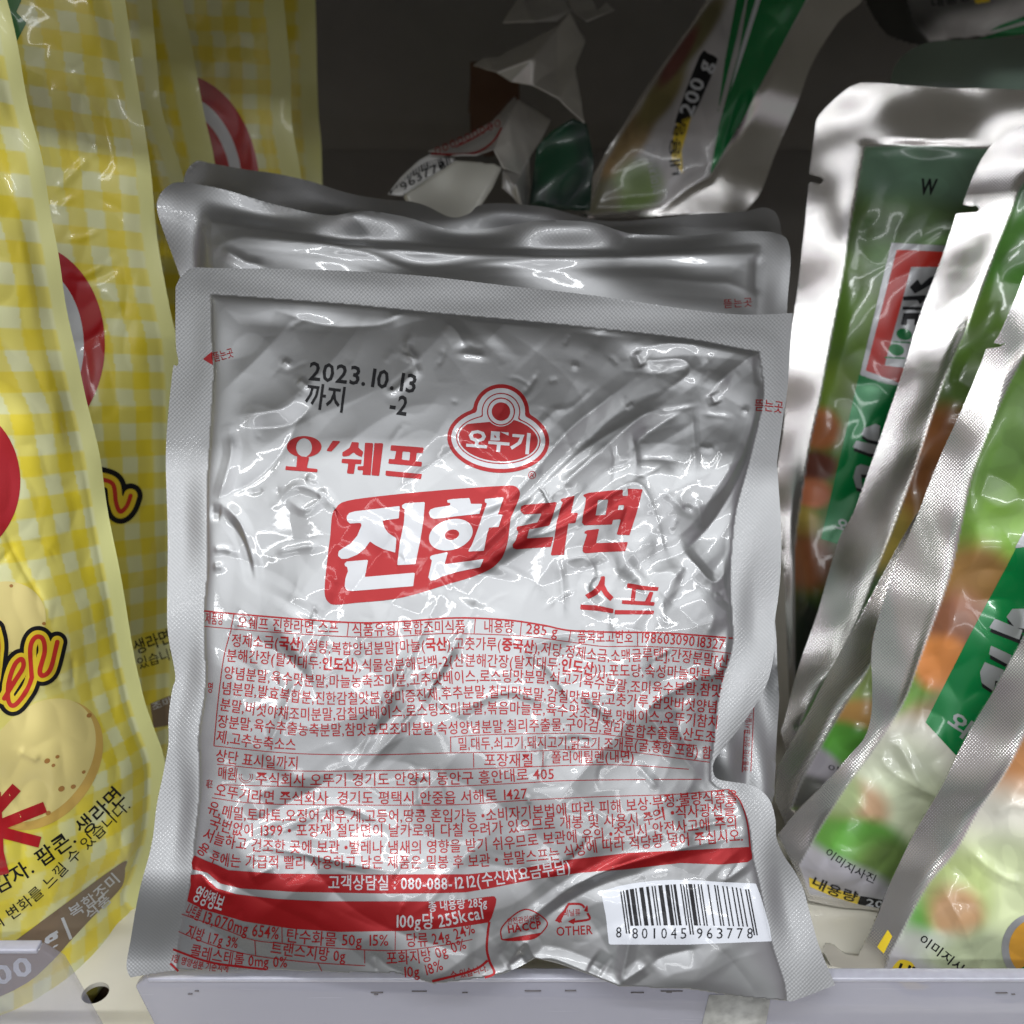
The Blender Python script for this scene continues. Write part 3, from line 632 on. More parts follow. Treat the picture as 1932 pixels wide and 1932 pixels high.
for body, a, b in (
  ('정제소금(*국산*),설탕,복합양념분말[마늘(*국산*),고춧가루(*중국산*),저당,정제소금,소맥글루텐],간장분말[산', [(250, 278), (500, 290), (690, 305), (900, 328), (1150, 328), (1450, 308), (1640, 300)], [(0, 300), (230, 303), (480, 328), (640, 348), (930, 376), (1240, 368), (1645, 412)]),
  ('분해간장(탈지대두:*인도산*),식물성분해단백-2{산분해간장(탈지대두:*인도산*)}],포도당,숙성마늘맛분,복', [(218, 372), (480, 390), (650, 410), (1080, 435), (1400, 424), (1680, 404)], [(0, 402), (340, 415), (620, 434), (860, 464), (1200, 472), (1620, 502)]),
  ('양념분말,육수맛분말,마늘농축조미분,고추맛베이스,로스팅맛분말,쇠고기육수분말,조미육수분말,참맛', [(200, 478), (470, 505), (860, 535), (1390, 525), (1680, 508)], [(0, 502), (140, 502), (560, 514), (700, 534), (1040, 568), (1430, 582), (1602, 597)]),
  ('념분말,발효복합분,진한감칠맛분,향미증진제,후추분말,칠리맛분말,감칠맛분말,고춧가루,참맛버섯양념', [(190, 577), (390, 595), (780, 640), (1250, 634), (1620, 608)], [(0, 602), (230, 602), (600, 628), (910, 648), (1150, 662), (1570, 697)]),
  ('분말,버섯야채조미분말,감칠맛베이스,로스팅조미분말,볶음마늘분,육수맛조미분,맛베이스,오뚜기참치', [(175, 678), (310, 694), (600, 735), (920, 740), (1370, 720), (1700, 706)], [(0, 702), (215, 702), (600, 715), (940, 752), (1200, 758), (1575, 792)]),
  ('장분말,육수추출농축분말,참맛효모조미분말,숙성양념분말,칠리추출물,구아검,칠리혼합추출물,산도조', [(160, 783), (350, 804), (720, 838), (980, 838), (1600, 828)], [(0, 820), (370, 812), (740, 807), (910, 827), (1130, 852), (1340, 862), (1562, 887)])):
    tl(body, Tt(a, b))
tl('제,고추농축소스', T1([(150, 878), (400, 915), (650, 934)])); tl('밀,대두,쇠고기,돼지고기,닭고기,조개류(굴,홍합 포함) 함', Tt([(1675, 927)], [(40, 926), (460, 917), (940, 927), (1160, 938), (1450, 975), (1540, 982)]), th*.97)
p.line(Tt([(1620, 845), (1680, 842)], [(200, 828), (750, 822), (950, 838), (1170, 872), (1450, 897)]), 1.5, RED); p.line(T1([(1624, 845), (1626, 940)]), 1.6, RED)
p.line(Tt([(140, 900), (600, 945), (1100, 956), (1620, 944)], [(300, 938), (700, 922), (930, 928), (1150, 952), (1400, 986), (1530, 1002)]), 1.5, RED)
tl('상단 표시일까지', T1([(148, 998), (400, 1033), (662, 1048)])); tl('포장재질', T2([(118, 1028), (420, 1030)])); tl('폴리에틸렌(내면)', T2([(540, 1010), (1055, 1004)]), th*.95)
p.line(Tt([(160, 1015), (600, 1055), (1100, 1056), (1700, 1046)], [(300, 1036), (900, 1018), (1400, 1046)]), 1.5, RED)
tl('매원', T1([(165, 1108), (272, 1116)])); p.line(T1([(285, 1040), (275, 1130)]), 1.6, RED)
for rr in (13.5, 9.5): p.fill(both(ell(T1([(340, 1092)])[0], rr, rr*.95), ell(T1([(340, 1092)])[0], rr - 1.3, rr*.95 - 1.3)), (360, 1460, 500, 1530), 1.2, RED)
tl('주식회사 오뚜기 경기도 안양시 동안구 흥안대로 405', Tt([(400, 1142), (700, 1154), (1320, 1148), (1700, 1142)], [(250, 1128), (400, 1118), (555, 1114)]))
p.line(T3([(350, 70), (1000, 86), (1700, 84)]) + T4([(300, 62), (700, 43), (1480, 36)]), 1.5, RED)
tl('오뚜기라면 주식회사  경기도 평택시 안중읍 서해로 1427', T3([(312, 140), (400, 165), (640, 187), (1280, 192), (1800, 190)]) + T4([(200, 174), (390, 162)]))
p.line(T3([(300, 152), (560, 186), (1000, 197), (1800, 196)]) + T4([(300, 172), (800, 147), (1300, 131), (1650, 100)]), 1.5, RED)
p.line(T4([(1650, 100), (1720, 170), (1765, 300), (1785, 470)]), 2.6, RED)
th2 = th*1.02
tl('유,메밀,토마토,오징어,새우,게,고등어,땅콩 혼입가능 •소비자기본법에 따라 피해 보상·부정·불량식품을', T3([(265, 245), (420, 287), (680, 303), (1240, 307), (1700, 305)]) + T4([(120, 302), (690, 262), (1020, 242), (1330, 207), (1600, 188), (1705, 186)]), th2)
tl('국번없이 1399 • 포장재 절단면이 날카로워 다칠 우려가 있으므로 개봉 및 사용시 주의 •직사광선을', T3([(275, 336), (460, 390), (690, 396), (1390, 397), (1750, 396)]) + T4([(60, 392), (310, 372), (640, 347), (1120, 325), (1280, 287), (1690, 264)]), th2)
tl('서늘하고 건조한 곳에 보관 •벌레나 냄새의 영향을 받기 쉬우므로 보관에 유의 •조리시 안전사고에 주의', T3([(235, 412), (390, 465), (640, 495), (1030, 502), (1610, 502), (1750, 500)]) + T4([(200, 480), (500, 449), (890, 420), (1150, 393), (1520, 360), (1700, 347)]), th2)
tl('용 후에는 가급적 빨리 사용하고 남은 제품은 밀봉 후 보관 • 분말스프는 식성에 따라 적당량 넣어 주십시오.', T3([(195, 490), (240, 530), (360, 578), (750, 597), (1310, 597), (1800, 595)]) + T4([(180, 580), (600, 540), (830, 495), (1200, 467), (1740, 427)]), th2)
tl('제조', T1([(88, 1165), (128, 1170)]), th*.7); tl('명', T1([(100, 565), (128, 568)]), th*.8)
adopt(p.build('ingredient_table', S, root), root)
# red bands and nutrition table
p = Print()
p.poly(T3([(188, 512), (260, 545), (330, 572), (400, 605), (700, 628), (1300, 633)]) + T4([(20, 632), (330, 600), (640, 541), (1000, 500), (1400, 480), (1785, 460), (1795, 500), (1797, 535), (1770, 556), (1600, 571), (1350, 561), (1000, 600), (700, 625), (450, 661), (150, 720), (0, 745)]) + T3([(1700, 751), (1400, 753), (800, 741), (480, 720), (350, 690), (270, 622), (180, 602), (172, 560)]), RED, LT, 3)
p.poly(T3([(165, 635), (230, 630), (262, 656), (330, 720), (450, 756), (700, 786), (1000, 801), (1700, 802)]) + T4([(0, 791), (120, 775), (178, 768), (195, 785), (190, 820), (165, 900), (148, 932), (60, 947)]) + T3([(1800, 968), (1500, 987), (1100, 992), (800, 972), (500, 926), (250, 852), (145, 800), (168, 700)]), RED, LT, 3)
tl('고객상담실 : 080-088-1212(수신자요금부담)', T3([(1030, 727), (1500, 732), (1800, 730)]) + T4([(40, 714), (200, 698), (400, 664), (660, 622)]), 27, .012, WHITE, lift=LT + .1)
tl('영양정보', T3([(172, 790), (260, 835), (356, 868)]), 32, .02, WHITE, lift=LT + .1)
tl('총 내용량 285g', T3([(1660, 868)]) + T4([(0, 846), (136, 838)]), 20, .014, WHITE, lift=LT + .1); tl('100g당 255kcal', T3([(1458, 970), (1720, 970)]) + T4([(0, 935), (116, 915)]), 29, .014, WHITE, lift=LT + .1)
p.line(T4([(150, 930), (140, 1000), (134, 1100), (152, 1180), (180, 1252), (120, 1280)]), 4.5, RED); p.line(T3([(1680, 1302), (1932, 1236)]) + T4([(140, 1172)]), 4.5, RED)
tn = 25
tl('나트륨', T3([(128, 888), (212, 925)]), tn); tl('13,070mg 654%', T3([(240, 935), (500, 1008), (715, 1040)]), 23, latin=True); tl('탄수화물 50g 15%', T3([(765, 1056), (1050, 1082), (1405, 1086)]), tn + 1, .004); tl('당류 24g 24%', T3([(1520, 1088), (1670, 1082), (1830, 1048), (1955, 1003)]), tn + 1)
p.line(T3([(110, 880), (400, 985), (560, 1043), (750, 1066), (1000, 1090), (1430, 1110), (1700, 1085), (1932, 1040)]), 1.4, RED)
tl('지방 1.7g 3%', T3([(130, 1022), (250, 1062), (455, 1102)]), tn); tl('트랜스지방 0g', T3([(665, 1130), (1010, 1176), (1135, 1182)]), tn, .006); tl('포화지방 0g 0%', T3([(1395, 1200), (1650, 1182), (1900, 1102)]), tn, .006)
p.line(T3([(90, 990), (300, 1075), (560, 1140), (900, 1182), (1260, 1205)]), 1.4, RED)
tl('콜레스테롤 0mg 0%', T3([(160, 1150), (460, 1206), (770, 1222)]), tn, .006); tl('10g 18%', T3([(1510, 1284), (1640, 1272), (1755, 1234)]), tn)
for a, b in (((738, 960), (740, 1062)), ((1450, 985), (1448, 1108)), ((568, 1045), (574, 1142)), ((1256, 1108), (1258, 1190)), ((962, 1185), (990, 1240))): p.line(T3([a, b]), 1.4, RED)
p.line(T3([(55, 1102), (300, 1185), (640, 1228)]), 4, RED); p.line(T3([(38, 1190), (90, 1240)]), 4, RED); tl('1일 영양성분 기준치에', T3([(45, 1178), (220, 1226), (400, 1246)]), 15, .012); tl('수 있습니다.', T3([(1800, 1292), (1932, 1268)]) + T4([(145, 1240)]), 16)
adopt(p.build('nutrition_table', S, root), root)
# certification and recycling marks
p = Print(); hp = smooth(T4([(222, 1030), (224, 965), (300, 885), (375, 848), (450, 872), (516, 930), (495, 985), (430, 1037), (330, 1050), (240, 1046)]), 6, True)
fh = lambda X, Y: spoly(hp, X, Y)
p.fill(lambda X, Y: np.maximum(fh(X, Y), -(fh(X, Y) + 2.4)), (940, 1700, 1040, 1790), 1.3, RED)
p.fill(lambda X, Y: np.maximum(fh(X, Y) + 1, T4([(0, 1018)])[0][1] - Y - (X - 985)*.17), (940, 1700, 1040, 1790), 1.6, RED)
tl('안전관리인증', T4([(265, 948), (468, 926)]), 12.5, .01); tl('HACCP', T4([(270, 1000), (478, 968)]), 14, .03, latin=True)
for tri in ([(585, 935), (640, 830), (660, 818), (722, 820), (748, 842)], [(765, 875), (780, 905), (762, 918), (672, 930)], [(600, 922), (582, 905), (622, 862)]): p.line(T4(tri), 4.2, RED)
for tri in ([(742, 862), (766, 818), (768, 868)], [(690, 905), (680, 946), (640, 928)], [(560, 925), (586, 888), (606, 935)]): p.poly(T4(tri), RED, LT, 1.5)
tl('비닐류', T4([(618, 898), (722, 890)]), 12.5, .006); tl('OTHER', T4([(572, 1018), (798, 1006)]), 17, .012, latin=True)
adopt(p.build('recycling_marks', S, root), root)
# barcode sticker
LAB = T4([(850, 742), (950, 708), (1050, 688), (1180, 672), (1300, 666), (1450, 670), (1550, 677), (1820, 690), (1850, 770), (1880, 870), (1905, 960), (1920, 1052), (1400, 1072), (900, 1072), (882, 900)])
p = Print(); p.poly(LAB, PALE, LT, 3)
def bc(u, v):
    tx = 970 + u*(1778 - 970); ty = 742 - 40*math.sin(math.pi*min(1, u*1.05))**.7 + (-17)*u; bx_ = 1008 + u*(1832 - 1008); by = 1004 + 10*u
    q = T4([(tx + (bx_ - tx)*v, ty + (by - ty)*v)])[0]; return q
Lc = ['0001101', '0011001', '0010011', '0111101', '0100011', '0110001', '0101111', '0111011', '0110111', '0001011']
inv = lambda s_: ''.join('10'[int(c)] for c in s_); Gc = [inv(s_)[::-1] for s_ in Lc]; par = 'LGGLGL'      # 8
code = '8801045963778'; par = {'8': 'LGLGGL'}[code[0]]
bits = '101' + ''.join((Lc if q == 'L' else Gc)[int(d_)] for q, d_ in zip(par, code[1:7])) + '01010' + ''.join(inv(Lc[int(d_)]) for d_ in code[7:]) + '101'
i = 0
while i < 95:
    if bits[i] == '1':
        j = i
        while j < 95 and bits[j] == '1': j += 1
        long_ = i < 3 or i >= 92 or 45 <= i < 50; v1 = 1. if long_ else .82; ks = 14; V = []; T = []
        for a in range(ks + 1): V += [bc(i/95, v1*a/ks), bc(j/95, v1*a/ks)]
        for a in range(ks): T += [(2*a, 2*a + 1, 2*a + 2), (2*a + 1, 2*a + 3, 2*a + 2)]
        p.add(V, T, BLACK, LT + .09); i = j
    else: i += 1
tl('8', T4([(945, 1028), (980, 1028)]), 20, 0, BLACK, latin=True, lift=LT + .09)
for txt, a, b in (('801045', 1045, 1385), ('963778', 1450, 1802)):
    for q, ch in enumerate(txt): x_ = a + (b - a)*q/5.6; tl(ch, T4([(x_ + 13*(ch == '1'), 1034), (x_ + (23 if ch == '1' else 36), 1034)]), 20, 0, BLACK, latin=True, lift=LT + .09)
adopt(p.build('barcode_sticker', S, root), root)
# tear marks at both edges
p = Print(); p.poly(c4([(1146, 96), (1200, 50), (1202, 130)]), RED, LT, 1.5); tl('뜯는곳', c4([(1212, 112), (1322, 84)]), 18)
adopt(p.build('tear_mark', S, root), root)
p = Print(); tl('뜯는곳', c5([(412, 388), (480, 390), (565, 402)]), 22)
adopt(p.build('tear_mark', S, root), root)
# ---------------------------------------------------------------- helpers for the neighbouring packs
def blobs(X, Y, base, items, g=D):
    C = np.empty(X.shape + (3,)); C[:] = base
    for cx, cy, rx, ry, tl_, col, hard in items:
        (px, py), = g([(cx, cy)]); a = R_(tl_); u = (X - px)*math.cos(a) + (Y - py)*math.sin(a); v = -(X - px)*math.sin(a) + (Y - py)*math.cos(a)
        r = np.hypot(u/rx, v/ry); hard = min(1, hard + .28); w = 1 - sm01((r - 1 + .5*(1 - hard))/(1e-3 + 1.3*(1 - hard) + .05)); C += w[..., None]*(np.array(col) - C)
    return C
def finish(sheet, name, material, art, metal, seal, root): return adopt(sheet.build(name, material, art, metal, seal), root)
def base_of(sheet): P = sheet.Pf[sheet.ny - 1, sheet.nx//2]; return (float(P[0]), float(P[1]), max(SHZ, float(P[2])))

# ---------------------------------------------------------------- two more silver pouches leaning behind the first
for idx, (outl, inn, dep, amp, lab) in enumerate((
    (smooth([(336, 530), (318, 470), (302, 410), (304, 385), (318, 362), (335, 349), (366, 346), (420, 352), (500, 372), (590, 400), (640, 413), (700, 408), (760, 410), (840, 420), (960, 421), (1110, 427), (1190, 434), (1290, 433), (1400, 436), (1470, 440), (1490, 470), (1488, 560), (1478, 700), (1440, 1000), (1460, 1150), (1463, 1260), (1470, 1330), (1468, 1420), (1462, 1500)], 4) + D([(1440, 1560), (1300, 1700), (420, 1700), (360, 1500), (350, 1200), (350, 700)]),
     D([(392, 412), (430, 418), (640, 452), (960, 470), (1180, 478), (1435, 462), (1432, 520), (1420, 700), (1380, 1000), (1405, 1180), (1412, 1290), (1410, 1500), (1300, 1640), (460, 1640), (400, 1300), (400, 600)]), .345, 1.0,
     'second silver foil pouch, its curled pale corner showing above the front pouch'),
    (smooth([(352, 372), (345, 345), (352, 322), (372, 304), (400, 308), (470, 322), (600, 346), (740, 370), (800, 385), (850, 412), (885, 408), (905, 394), (960, 396), (1080, 402), (1240, 408), (1330, 404), (1400, 398), (1450, 384), (1478, 410), (1482, 520)], 4) + D([(1440, 900), (1300, 1300), (460, 1300), (400, 900)]),
     D([(390, 380), (480, 392), (700, 430), (960, 450), (1300, 455), (1430, 450), (1380, 900), (1280, 1240), (500, 1240), (430, 800)]), .378, 1.0,
     'rearmost silver foil pouch of the middle row, only its dark top seam visible'))):
    nA, nB = Noise(10, 20 + idx), Noise(12, 30 + idx)
    CR2 = [(v4(q), w, a) for q, w, a in (([(190, 330), (270, 305), (480, 325), (640, 340), (900, 358), (1150, 368), (1370, 366), (1780, 350)], 9, 2.6), ([(200, 340), (280, 385), (340, 395)], 7, 1.6), ([(480, 325), (570, 345), (640, 360), (780, 405)], 9, 1.6), ([(780, 405), (1000, 385), (1370, 370)], 12, 1.2),
        ([(150, 250), (160, 400)], 7, 1.2), ([(1370, 366), (1400, 290), (1440, 270)], 9, -1.2), ([(470, 290), (600, 330)], 8, -.8), ([(1450, 430), (1700, 440), (1780, 470)], 14, 1.4), ([(1790, 345), (1785, 480)], 8, -1.2), ([(580, 240), (650, 300), (620, 330)], 12, 1.2))] if idx == 0 else []
    pp = pillow(inn, [(.7, 12), (6, 150)])
    CR2 = [(q, w, a*.6) for q, w, a in CR2]
    hf = lambda X, Y, pp=pp, nA=nA, inn=inn, CR2=CR2: pp(X, Y) + sm01(-spoly(inn, X, Y)/60)*1.4*nA(X/200, Y/160) + creases(X, Y, CR2)
    wv = lambda X, Y, nB=nB, inn=inn, amp=amp: amp*2.6*nB(X/300, Y/300)*sm01((spoly(inn, X, Y) + 10)/50) + amp*.35*nB(X/110 + 3, Y/400)*sm01((spoly(inn, X, Y) + 5)/60)
    sh = Sheet(outl, (at(905, 1100, dep - .012), cN), 4.0, hf, lambda X, Y: 2 + 0*X, wv)
    rt = thing('silver_food_pouch', (0.01, .06 + .02*idx, -.03), lab, 'food pouch', 'silver foil pouches stacked in the middle')
    finish(sh, 'foil_body', M_SILVER, SILV, .85, sm01((spoly(inn, sh.X, sh.Y) + 1)/4)*.6, rt)
    if idx == 0:
        p = Print(); p.text('뜯는곳', c3([(238, 1742), (398, 1730)]), 17, RED, 0)
        adopt(p.build('tear_mark', sh, rt), rt)
        p = Print(); p.text('유통기한 상단 표시일까지', T2([(1772, 1060), (1800, 660)]), 12, RED, 0); p.line(T2([(1790, 1060), (1808, 650)]), 1.5, RED); p.line(T2([(1735, 1065), (1750, 800)]), 1.5, RED)
        adopt(p.build('ingredient_table', sh, rt), rt)

# ---------------------------------------------------------------- crumpled silver pouches at the back
M_FOIL = mat('crumpled_foil', (.66, .65, .64), .40, .7, .3, bump=.12, bscale=120)
M_FOILW = mat('foil_back_side', (.74, .72, .69), .36, .6, .3, bump=.15, bscale=300)
def facet(name, verts, faces, m, g=c2, thick=.0004, root=None):
    V = []
    for x, y, d in verts: (px, py), = g([(x, y)]); V.append(at(px, py, d))
    o = new_mesh(name, V, [i for f in faces for i in f], [len(f) for f in faces], m)
    sm_ = o.modifiers.new('s', 'SUBSURF'); sm_.subdivision_type = 'CATMULL_CLARK'; sm_.levels = sm_.render_levels = 4
    ca = o.data.attributes.new('crease_edge', 'FLOAT', 'EDGE'); ca.data.foreach_set('value', np.full(len(o.data.edges), .55, np.float32))
    tx = bpy.data.textures.new('crumple', 'CLOUDS'); tx.noise_scale = .016; ds = o.modifiers.new('d', 'DISPLACE'); ds.texture = tx; ds.texture_coords = 'GLOBAL'; ds.strength = .0016; ds.mid_level = .5
    so = o.modifiers.new('t', 'SOLIDIFY'); so.thickness = thick
    o.data.polygons.foreach_set('use_smooth', np.ones(len(faces), bool))
    if root is not None: adopt(o, root)
    return o
rt = thing('silver_food_pouch', (-.02, .25, .1), 'crumpled silver pouch at the back showing a folded barcode and white ribbed seam', 'food pouch', 'silver foil pouches stacked in the middle')
pl_b = (at(840, 380, .440), cN)
fl = Sheet(c2([(345, 1108), (470, 1020), (640, 906), (760, 915), (902, 943), (850, 1060), (770, 1180), (700, 1262), (560, 1290), (420, 1250)]), pl_b, 4, lambda X, Y: 1.2*Noise(6, 5)(X/120, Y/120) + 1.5, lambda X, Y: 1 + 0*X)
finish(fl, 'seam_flap', M_SILVER, (.66, .66, .60), .35, 1.0, rt)
bs = Sheet(c2([(255, 1098), (330, 1000), (430, 905), (490, 872), (560, 876), (640, 884), (632, 930), (600, 952), (480, 1020), (340, 1106)]), (at(780, 345, .452), cN), 4, lambda X, Y: 2*np.sin((X - 730)/60), lambda X, Y: 1 + 0*X)
finish(bs, 'barcode_sticker', M_SILVER, (.62, .62, .62), .1, 0., rt)
p = Print(); r_b = np.random.RandomState(3)
for q in range(22):
    f = q/21; a = (280 + 320*f, 1075 - 190*f - 45*math.sin(3.1*f)); w_ = (1.2, 2.4, 3.4)[r_b.randint(3)]
    p.line(c2([a, (a[0] - 8 + 22*f, a[1] + (12 + 50*f if f > .15 else 20))]), w_, BLACK)
p.text('963778', c2([(345, 1080), (440, 1018), (590, 945)]), 15, BLACK, .01, latin=True)
adopt(p.build('barcode_print', bs, rt), rt)
facet('red_printed_fold', [(485, 855, .455), (620, 815, .46), (850, 690, .47), (975, 545, .48), (992, 575, .475), (930, 690, .462), (860, 840, .455), (760, 880, .45), (640, 884, .449)], [(0, 1, 7, 8), (1, 2, 6, 7), (2, 3, 4, 5), (2, 5, 6)], M_FOIL, root=rt)
rs = Sheet(c2([(488, 856), (620, 818), (850, 700), (960, 580), (900, 740), (850, 820), (760, 872), (640, 882)]), (at(870, 255, .452), cN), 5, lambda X, Y: 0*X, lambda X, Y: .5 + 0*X)
p = Print()
for q in range(9): a = c2([(540 + 42*q, 850 - 19*q)])[0]; p.fill(both(ell(a, 5.5, 7), ell(a, 3.6, 5)), (a[0] - 9, a[1] - 9, a[0] + 9, a[1] + 9), 1.4, RED)
p.line(c2([(500, 868), (640, 872), (760, 860), (850, 800), (900, 720)]), 4, RED); p.line(c2([(640, 830), (760, 770), (850, 705)]), 3, RED)
adopt(p.build('red_print', rs, rt), rt)
facet('foil_fold', [(855, 845, .452), (935, 640, .468), (992, 565, .478), (1080, 610, .488), (1175, 680, .49), (1115, 800, .48), (1060, 885, .47), (1005, 985, .462), (905, 950, .452), (950, 800, .458)], [(0, 1, 9), (1, 2, 3, 9), (3, 4, 5, 9), (5, 6, 7, 9), (7, 8, 0, 9)], M_FOILW, root=rt)
facet('foil_fold', [(905, 960, .456), (1005, 985, .462), (1050, 890, .468), (1058, 1040, .47), (1042, 1185, .468), (1000, 1150, .46), (900, 1060, .452), (975, 1050, .450)], [(0, 1, 7), (1, 2, 3, 7), (3, 4, 5, 7), (5, 6, 0, 7)], M_FOIL, root=rt)
rt = thing('silver_food_pouch', (.04, .3, .17), 'star shaped crumpled silver pouch with a sharp corner, topmost in the dark back', 'food pouch', 'silver foil pouches stacked in the middle')
facet('foil_body', [(740, 370, .475), (800, 328, .478), (890, 322, .48), (1210, 155, .50), (1285, 70, .51), (1375, 230, .505), (1312, 390, .49), (1335, 510, .482), (1368, 700, .47), (1225, 560, .47), (1070, 482, .465), (950, 462, .468), (870, 410, .462), (1080, 330, .462), (1200, 400, .488)],
      [(0, 1, 12), (1, 2, 12), (2, 3, 13), (12, 2, 13), (11, 12, 13), (10, 11, 13), (3, 4, 5, 14), (13, 3, 14), (5, 6, 14), (6, 7, 9), (14, 6, 9), (7, 8, 9), (10, 13, 14), (9, 10, 14)], M_FOILW, root=rt)
facet('foil_fold', [(905, 130, .50), (1000, -20, .51), (1250, -20, .52), (1295, 60, .515), (1210, 120, .505), (1080, 125, .49)], [(0, 1, 5), (1, 2, 3, 5), (3, 4, 5)], M_FOIL, root=rt)
facet('foil_fold', [(1300, 60, .51), (1250, -20, .52), (1400, -20, .52), (1440, 60, .51), (1490, 18, .515), (1535, 62, .512), (1470, 90, .505), (1380, 122, .50)], [(0, 1, 2, 3), (3, 4, 5, 6), (0, 3, 6, 7)], M_FOIL, root=rt)
# carton and dark pouch behind them
bx_ = facet('brown_carton', [(722, 350, .53), (1000, 350, .53), (1000, 760, .53), (722, 760, .53)], [(0, 3, 2, 1)], mat('brown_cardboard', (.10, .045, .022), .6), thick=.03); tag(bx_, 'dark brown carton standing behind the crumpled silver pouches', 'carton')
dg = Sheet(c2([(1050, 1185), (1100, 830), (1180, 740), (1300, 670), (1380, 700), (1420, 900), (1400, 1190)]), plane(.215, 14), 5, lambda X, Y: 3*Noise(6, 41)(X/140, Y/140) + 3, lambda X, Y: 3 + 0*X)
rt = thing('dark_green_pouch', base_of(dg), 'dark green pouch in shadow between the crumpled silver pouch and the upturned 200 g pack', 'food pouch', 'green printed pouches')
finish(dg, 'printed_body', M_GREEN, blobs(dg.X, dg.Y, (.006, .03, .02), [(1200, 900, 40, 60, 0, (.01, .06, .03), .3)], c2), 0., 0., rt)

# ---------------------------------------------------------------- yellow pouches, one behind the other
def yellow(outl, pl, right, bulge, lab, pitch=.0128, rot=6, seed=0, extra=None, step=3.5, off=(0, 0), edge=34):
    nz, nf = Noise(10, 50 + seed), Noise(14, 60 + seed)
    rc = random_creases((-20, 700, 300, 1750) if seed == 0 else (100, 100, 340, 800), 46, 70 + seed, 40, 160, .5, 3, 8)
    def h(X, Y):
        d = near(right, X, Y)[0]; d = np.maximum(0, d - edge); sv = .10 + .9*sm01((Y - 250)/1100.)
        return bulge*sv*(1 - np.exp(-d/150.)) + (1.2*nz(X/210, Y/260) + .2*np.abs(nf(X/80, Y/120)) + .8*creases(X, Y, rc))*sm01(d/40)
    wv = lambda X, Y: 1.0*nz(X/500 + 5, Y/230)*sm01(1 - near(right, X, Y)[0]/60)
    sh = Sheet(outl, pl, step, h, lambda X, Y: 3 + 0*X, wv)
    rt = thing('yellow_snack_pouch', base_of(sh), lab, 'food pouch', 'yellow gingham pouches lined up at left')
    P0 = sh.Pf - pl[0]; ux = np.array([-pl[1][1], pl[1][0], 0]); ux /= np.linalg.norm(ux); uz = np.cross(pl[1], ux); uz = uz*np.sign(uz[2])
    # arc length along the bulged film, so that the printed checks follow it
    du = np.linalg.norm(np.diff(sh.Pf, axis=1), axis=-1); u = np.concatenate([np.zeros((sh.ny, 1)), np.cumsum(du, 1)], 1); iR = np.argmin(near(right, sh.X, sh.Y)[0] + 1e3*(0), axis=1)
    u = u - u[np.arange(sh.ny), iR][:, None]; v = P0 @ uz; a = R_(rot); uu = u*math.cos(a) + v*math.sin(a)*.0 + off[0]; vv = v + u*math.tan(a) + off[1]
    sq = lambda t: sm01((np.abs(((t/pitch) % 1) - .5) - .25)/.05 + .5)
    A = sq(uu*1.06)[..., None]; B = sq(vv)[..., None]; pale = np.array((.74, .75, .42)); one = np.array((.76, .68, .15)); two = np.array((.78, .635, .04))
    C = pale*(1 - A)*(1 - B) + one*(A*(1 - B) + B*(1 - A)) + two*A*B
    dR = near(right, sh.X, sh.Y)[0]; e = sm01((dR - edge*.75)/5)[..., None]; C = C*e + np.array((.74, .74, .32))*(1 - e)
    if extra: C = extra(sh, C)
    finish(sh, 'printed_body', M_YELLOW, C, 0., sm01((edge - dR)/6), rt); return sh, rt
eR1 = smooth([(-10, -60), (13, 0), (37, 117), (77, 301), (110, 481), (137, 635), (174, 796), (200, 930), (217, 1030), (237, 1130), (254, 1230), (267, 1291), (276, 1330), (290, 1372), (311, 1437), (311, 1520), (300, 1600), (267, 1691)], 5)
def ex1(sh, C):
    X, Y = sh.X, sh.Y
    glow = sm01(1 - np.hypot((X - 40)/190, (Y - 1290)/330))[..., None]; C = C*(1 - .7*glow) + .7*glow*np.array((.74, .66, .20))     # the printed picture fades the checks
    glow = sm01(1.2 - np.hypot((X - 0)/120, (Y - 1560)/200))[..., None]; C = C*(1 - .6*glow) + .6*glow*np.array((.74, .62, .04)); return C
Y1, ry1 = yellow(eR1 + D([(262, 1730), (200, 1800), (134, 1862), (0, 1925), (-190, 1960), (-190, -60)]), plane(.066, 5, 38, -.135), eR1, 25, 'front yellow gingham pouch with potato picture and red star, at the left edge', extra=ex1, rot=9)
p = Print()
p.fill(ell((-92, 908), 130, 148), (-190, 740, 60, 1080), 3, REDY, .12)
pot = lambda cx, cy, rx, ry, tl_, lift: p.fill(ell((cx, cy), rx, ry, tl_), (cx - 170, cy - 170, cx + 170, cy + 170), 3, POTATO, lift)
p.fill(ell((14, 1163), 72, 66, 10), (-60, 1080, 100, 1240), 3, POTATO, .22)
(px_, py_), = c7([(232, 458)]); p.fill(ell((px_ + 3, py_ + 4), 136, 97, -52), (px_ - 180, py_ - 180, px_ + 180, py_ + 180), 3, mat('potato_shade_ink', (.62, .40, .10), .35, 0, .4, cvar=.3, bscale=25), .12); p.fill(ell((px_ - 5, py_ - 5), 130, 91, -52), (px_ - 180, py_ - 180, px_ + 180, py_ + 180), 3, POTATO, .17)
for sx, sy, rr in ((265, 445, 4.5), (322, 422, 3.2), (300, 470, 3), (500, 190, 4), (345, 602, 5), (412, 590, 4), (470, 508, 3), (270, 740, 4)): q, = c7([(sx, sy)]); p.fill(ell(q, rr*1.3, rr, -30), (q[0] - 12, q[1] - 12, q[0] + 12, q[1] + 12), 1.6, POTBROWN, .24)
for sx, sy in ((62, 1375), (245, 1588)): q, = c4([(sx, sy)]); p.fill(ell(q, 3.6, 3.2), (q[0] - 8, q[1] - 8, q[0] + 8, q[1] + 8), 1.5, POTBROWN, .26)
adopt(p.build('potato_picture', Y1, ry1), ry1)
